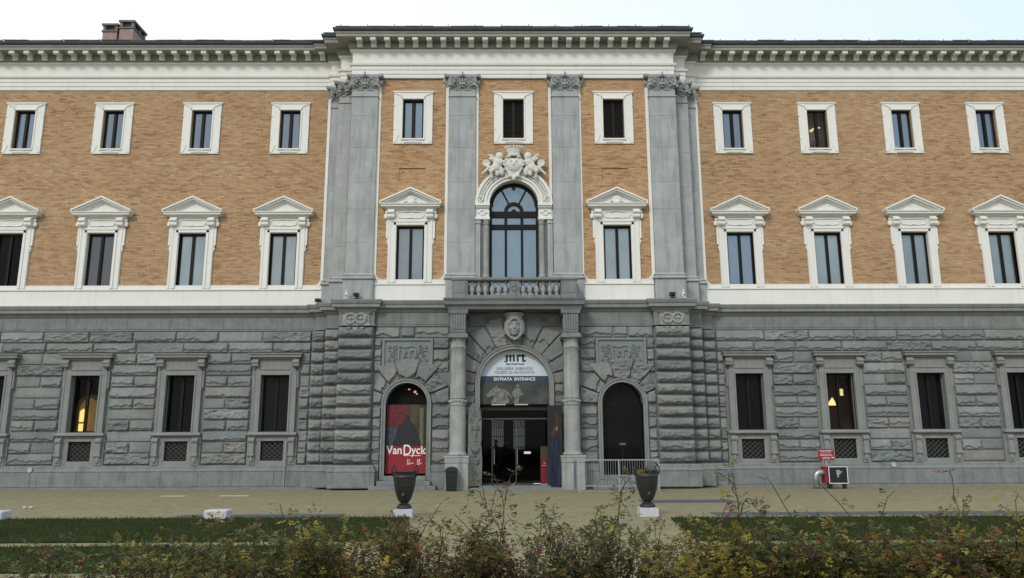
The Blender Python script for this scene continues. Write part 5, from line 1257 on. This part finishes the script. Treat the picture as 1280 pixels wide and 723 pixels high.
def barrier():
    y = -3.5; T = empty('metal_barrier', (3.62, y, 0), 'grey metal crowd barrier standing in front of the right side doorway', 'barrier')
    x0, x1 = -1.40, 1.42; b = MB(); W = .022
    for x in (x0, .02, x1): b.box(x-W*1.1, x+W*1.1, -.022, .022, 0, 1.12)
    b.box(x0, x1, -.02, .02, 1.085, 1.125)
    b.box(x0+.14, .02, -.015, .015, .20, .235); b.box(.02, x1, -.015, .015, .20, .235); b.box(x0+.12, x0+.15, -.015, .015, .20, 1.08)
    b.box(x0, x1, -.015, .015, .02, .05)
    b.build('frame', M['steel'], T)
    b = MB(); x = x0+.2
    while x < x1-.05:
        if abs(x-.02) > .04: b.tube([(x, 0, .235), (x, 0, 1.085)], .0065, 5)
        x += .085
    b.build('bars', M['steel'], T)
    for x in (x0-.0, x1): b = MB(); b.box(x-.03, x+.03, -.28, .28, 0, .025); b.build('foot', M['steel'], T)
    pm = plain('dull_grey_panel', (.10, .12, .13), .5); b = MB(); b.box(x0-.16, x0-.06, .12, .14, .1, 1.08); b.box(x0-.16, x0-.14, .12, .14, 0, .1); b.build('side_panel', pm, T)
    b = MB(); b.box(x1-.34, x1-.06, .35, .37, .12, 1.06); b.box(x1-.34, x1-.32, .35, .37, 0, .12); b.box(x1-.08, x1-.06, .35, .37, 0, .12); b.build('side_panel', pm, T)
barrier()
def cabinet():
    y = -2.1
    T = empty('utility_cabinet', (11.9, y, 0), 'red cabinet with black white-rimmed front on short black legs by the plinth', 'cabinet')
    b = MB(); b.box(-.42, .40, 0, .42, .20, .80); b.build('cabinet_body', M['red'], T, bevel=.01)
    b = MB(); b.box(-.33, .42, -.05, -.0015, .17, .83)
    b.build('rim', M['blk'], T, bevel=.03)
    b = MB()
    for a, c, d, e in ((-.31, .40, .785, .81), (-.31, .40, .19, .215), (-.31, -.285, .215, .785), (.375, .40, .215, .785)): b.box(a, c, -.058, -.04, d, e)
    b.build('white_rim', M['paper'], T)
    b = MB(); b.box(-.285, .375, -.054, -.05, .215, .785); b.build('front_panel', M['blk'], T)
    b = MB(); b.box(-.02, .12, -.058, -.054, .52, .68); b.box(.0, .06, -.058, -.054, .42, .52); b.prism([(.10, .56), (.20, .60), (.18, .64), (.10, .62)], -.058, -.054); b.build('emblem', plain('grey_print', (.28, .29, .30), .6), T)
    for x in (-.22, .30): l = MB(); l.box(x-.05, x+.05, .02, .16, 0, .18); l.build('leg', M['blk'], T)
    T = empty('vent_duct', (11.17, y+.12, 0), 'shiny silver elbow duct rising beside the red cabinet', 'duct')
    b = MB(); pts = [(0, 0, 0), (0, 0, .42)] + [(.17-.17*math.cos(a), 0, .42+.17*math.sin(a)) for a in [i*PI/12 for i in range(1, 7)]] + [(.31, 0, .59)]
    b.tube(pts, .115, 16); 
    for z in (.1, .38): b.torus((0, 0, z), .118, .01, 'z', 18, 5)
    b.build('duct_pipe', M['duct'], T, smooth=True)
    T = empty('red_notice_sign', (11.66, y+.25, 0), 'small red notice with white text on a grey post above the cabinet', 'sign')
    b = MB(); b.box(-.04, .04, 0, .05, 0, 1.1); b.build('post', M['steel'], T)
    b = MB(); b.box(-.29, .30, -.02, -.001, 1.03, 1.44); b.build('sign_plate', M['red'], T)
    b = MB(); random.seed(9)
    # illegible lines of small text
    for z, w in ((1.385, .25), (1.335, .20), (1.25, .22), (1.20, .23), (1.13, .14), (1.08, .15)):
        x = -w
        while x < w-.02:
            q = random.uniform(.018, .05); b.box(x, min(x+q, w), -.026, -.0205, z-.009, z+.009); x += q+.012
    b.box(.19, .28, -.026, -.0205, 1.11, 1.145)
    b.build('lettering', M['paper'], T)
cabinet()
def cameras():
    W = plain('white_plastic', (.6, .6, .6), .4, var=.02)
    def cam(x, y, z, mat, lab, dome):
        T = empty('security_camera', (x, y, z), lab, 'security camera', 'security cameras on the ledge')
        b = MB(); b.box(-.09, .09, -.08, .08, 0, .04); b.tube([(0, 0, .04), (0, 0, .12)], .035, 8); b.build('bracket', mat, T)
        b = MB()
        if dome: b.lathe([(.07, .06), (.085, .10), (.075, .16), (.045, .22), (.03, .30), (.045, .33), (.03, .36)], 0, 0, 14)
        else: b.box(-.13, .10, -.11, .07, .10, .24); b.tube([(-.02, -.11, .17), (-.02, -.15, .17)], .05, 10)
        b.build('camera_housing', mat, T, bevel=.01, smooth=bool(dome))
        b = MB(); b.ball((0, -.09 if dome else -.155, .13 if dome else .17), .03); b.build('lens', M['blk'], T, smooth=True)
    z = 7.285
    cam(-6.60, -1.55, z, W, 'white dome camera on the ledge of the left pier', True)
    cam(-6.20, -1.50, z, M['blk'], 'black box camera on the ledge of the left pier', False)
    cam(6.25, -1.50, z, M['blk'], 'black box camera on the ledge of the right pier', False)
    cam(6.68, -1.55, z, W, 'white dome camera on the ledge of the right pier', True)
    cam(-7.98, -.32, z, M['blk'], 'dark camera on the string course at the end of the left wing', False)
cameras()

# ================================================================== ROSE BUSHES
def leafmat(name, c, tr=.25):
    t = NT(name, .55, .3); n = t.noise(9, 3); t.col(t.ramp(n, [(.3, sc3(c, .65)), (.7, sc3(c, 1.35))]))
    out = t.N['Material Output']; tl = t.nd('ShaderNodeBsdfTranslucent'); tl.inputs[0].default_value = (*sc3(c, 1.3), 1)
    ms = t.nd('ShaderNodeMixShader'); ms.inputs[0].default_value = tr
    t.L.new(t.b.outputs[0], ms.inputs[1]); t.L.new(tl.outputs[0], ms.inputs[2]); t.L.new(ms.outputs[0], out.inputs[0]); return t.m
LM = [leafmat('leaf_deep_green', (.055, .078, .026)), leafmat('leaf_olive', (.115, .12, .034)), leafmat('leaf_yellow', (.25, .20, .038)), leafmat('leaf_rust', (.16, .06, .027)), leafmat('leaf_purple', (.05, .028, .03))]
STEM = plain('rose_stem', (.045, .028, .020), .7); HIP = plain('rose_hip', (.22, .02, .02), .35)
def rose(x0, yb, width, top, dens, wts, label, rnd, shoots=(), hips=12, red=0):
    T = empty('rose_bush', (x0, yb, 0), label, 'rose bush', 'rose bushes in the foreground bed')
    st = MB(); lf = MB(); hp = []; lv = []; lfx = []; lmi = []
    def leaf(p, d, size, mi):
        d = d.normalized(); side = d.cross(Vector((rnd.uniform(-.4, .4), rnd.uniform(-.4, .4), 1))).normalized(); nrm = side.cross(d)
        def leaflet(c, dd, L):
            dd = dd.normalized(); sd = dd.cross(nrm).normalized()*L*.31; o = len(lv); q = nrm*L*.12
            lv.extend([c, c+dd*L*.45+sd+q, c+dd*L, c+dd*L*.45-sd+q]); lfx.append((o, o+1, o+2)); lfx.append((o, o+2, o+3)); lmi.extend([mi, mi])
        rl = size*1.9
        leaflet(p+d*rl, d, size)
        for f in (.55, .95): 
            for s in (-1, 1): leaflet(p+d*rl*f, side*s+d*.45, size*.85)
    def pick():
        r = rnd.random()*sum(wts); k = 0
        for k, w in enumerate(wts):
            r -= w
            if r <= 0: break
        return k
    def cane(p0, p1, r, leaves, bow=.1, twig=True):
        n = 9; pts = []; side = Vector((rnd.uniform(-1, 1), rnd.uniform(-1, 1), 0))*bow
        for i in range(n+1):
            t = i/n; p = p0.lerp(p1, t)+side*math.sin(PI*t)*.6; p.z += .10*math.sin(PI*t)*(1 if bow else 0)
            p += Vector((rnd.uniform(-1, 1), rnd.uniform(-1, 1), rnd.uniform(-1, 1)))*.012; pts.append(p)
        st.tube(pts, r, 5, r*.45)
        for _ in range(leaves):
            t = 1-rnd.random()**1.3*.5; k = min(int(t*n), n-1); p = pts[k].lerp(pts[k+1], t*n-k)
            if p.z < .3: continue
            d = Vector((rnd.uniform(-1, 1), rnd.uniform(-1, 1), rnd.uniform(-.35, .8)))
            leaf(p+d*rnd.uniform(0, .03), d, rnd.uniform(.020, .036), pick())
        if twig:
            for _ in range(3):
                k = rnd.randint(4, n); p = pts[k]; q = p+Vector((rnd.uniform(-.16, .16), rnd.uniform(-.13, .13), rnd.uniform(.03, .2))); cane(p, q, .0035, max(2, leaves//4), .02, False)
        if rnd.random() < hips/130 and len(hp) < 24: h_ = MB(); h_.ball(pts[-1]+Vector((0, 0, .008)), .009, .009, .012, 7, 5); hp.append(h_)
        return pts
    for _ in range(int(52*dens)):
        b0 = Vector((rnd.uniform(-.22, .22), rnd.uniform(-.15, .15), 0)); tz = top*(.66+.36*rnd.random()**1.4)
        b1 = Vector((rnd.uniform(-1, 1)*width, rnd.uniform(-.40, .42), tz)); cane(b0, b1, rnd.uniform(.004, .008), int(12+34*dens), .12)
    for (sx, sz, dx, dy, lvs) in shoots:      # tip position relative to the bush, foot offset
        cane(Vector((sx-dx, dy-.02, .45)), Vector((sx, dy, sz)), .0055, lvs, .03, lvs > 12)
    st.build('stems', STEM, T)
    lf.add(lv, lfx); lf.mi = lmi; lf.build('foliage', LM, T)
    for h_ in hp: h_.build('rose_hip', HIP, T, smooth=True)
G1 = (5, 5, 1.6, .6, .5); G2 = (3.5, 5.5, 3.2, 1, .3); Y1 = (1.5, 4, 7, 1, .2); D1 = (6, 2.5, .5, 1.2, 2.5); R1 = (3, 4, 2, 2.5, 1)
HY = -25.9
rnd = random.Random(21)
bushes = [
 (-4.05, .84, .45, G1, 'sparse green rose bush at the far left end of the bed', (), 4),
 (-3.35, .86, .5, G1, 'low rose bush with yellow tips below the window with the lit arch', (), 4),
 (-2.70, .92, .56, G2, 'rose bush with a few rust leaves below the lone white stone block', ((-.1, 1.02, .2, .1, 10),), 6),
 (-2.05, .97, .68, G1, 'green rose bush below the left wing window nearest the stone pier', ((.12, 1.20, .0, .1, 6), (-.2, 1.12, .25, 0, 10)), 8),
 (-1.40, 1.0, .72, G2, 'olive rose bush with red hips just left of the left urn', ((.2, 1.05, -.3, .1, 8),), 14),
 (-.80, 1.0, .72, R1, 'rust tinged rose bush below the green litter bin, right of the left urn', ((.02, 1.20, .35, .1, 6), (.1, 1.12, -.4, .1, 10)), 20),
 (-.22, .96, .62, D1, 'dark rose bush with tall leafy shoots below the entrance doors', ((-.1, 1.30, .12, .05, 26), (-.28, 1.22, -.35, 0, 14), (.22, 1.06, .08, .1, 0)), 18),
 (.38, .98, .72, G1, 'green rose bush with a feathery tall shoot, between the entrance and the right urn', ((.12, 1.26, .05, .1, 30), (.0, 1.08, .25, .1, 8)), 8),
 (.98, .94, .9, Y1, 'golden yellow rose bush just right of the right urn', ((.24, 1.10, .2, 0, 14),), 8),
 (1.58, .92, 1.15, G1, 'rose bush with the tallest leafy shoot, below the first window right of the pier', ((-.30, 1.42, -.1, 0, 34), (-.02, 1.37, -.38, .1, 3)), 6),
 (2.18, .90, 1.1, G2, 'dense olive rose bush below the red cabinet and red notice', ((-.30, 1.34, -.5, 0, 4), (.28, 1.28, .42, .1, 8)), 6),
 (2.80, .90, 1.1, R1, 'dense rose bush with rust leaves below the third window of the right wing', ((.1, 1.18, .0, .1, 20),), 8),
 (3.42, .90, 1.1, Y1, 'yellow leaved rose bush filling the bottom right corner', ((-.1, 1.12, .1, .1, 14),), 4),
 (4.05, .90, 1.1, G2, 'olive rose bush at the very right end of the bed', ((.0, 1.2, .1, .1, 14),), 4),
]
for x, top, dens, w, lab, sh, hips in bushes:
    rose(x+.05, HY+rnd.uniform(-.08, .08), .48, top*.97, dens, w, lab, rnd, sh, hips)
def bed():
    b = MB(); n = 60; vs = []; fs = []
    for j in range(5):
        for i in range(n+1): x = -8+16*i/n; y = HY-.7+1.4*j/4; vs.append((x, y, .05+(.05*fbm(x*2, y*2, 1) if 0 < j < 4 else -.06)))
    for j in range(4):
        for i in range(n): fs.append((j*(n+1)+i, j*(n+1)+i+1, (j+1)*(n+1)+i+1, (j+1)*(n+1)+i))
    b.add(vs, fs); tag(b.build('soil_bed', mottled('dark_soil', (.05, .038, .026), .3, 6, .95, .5), smooth=True), kind='structure')
bed()
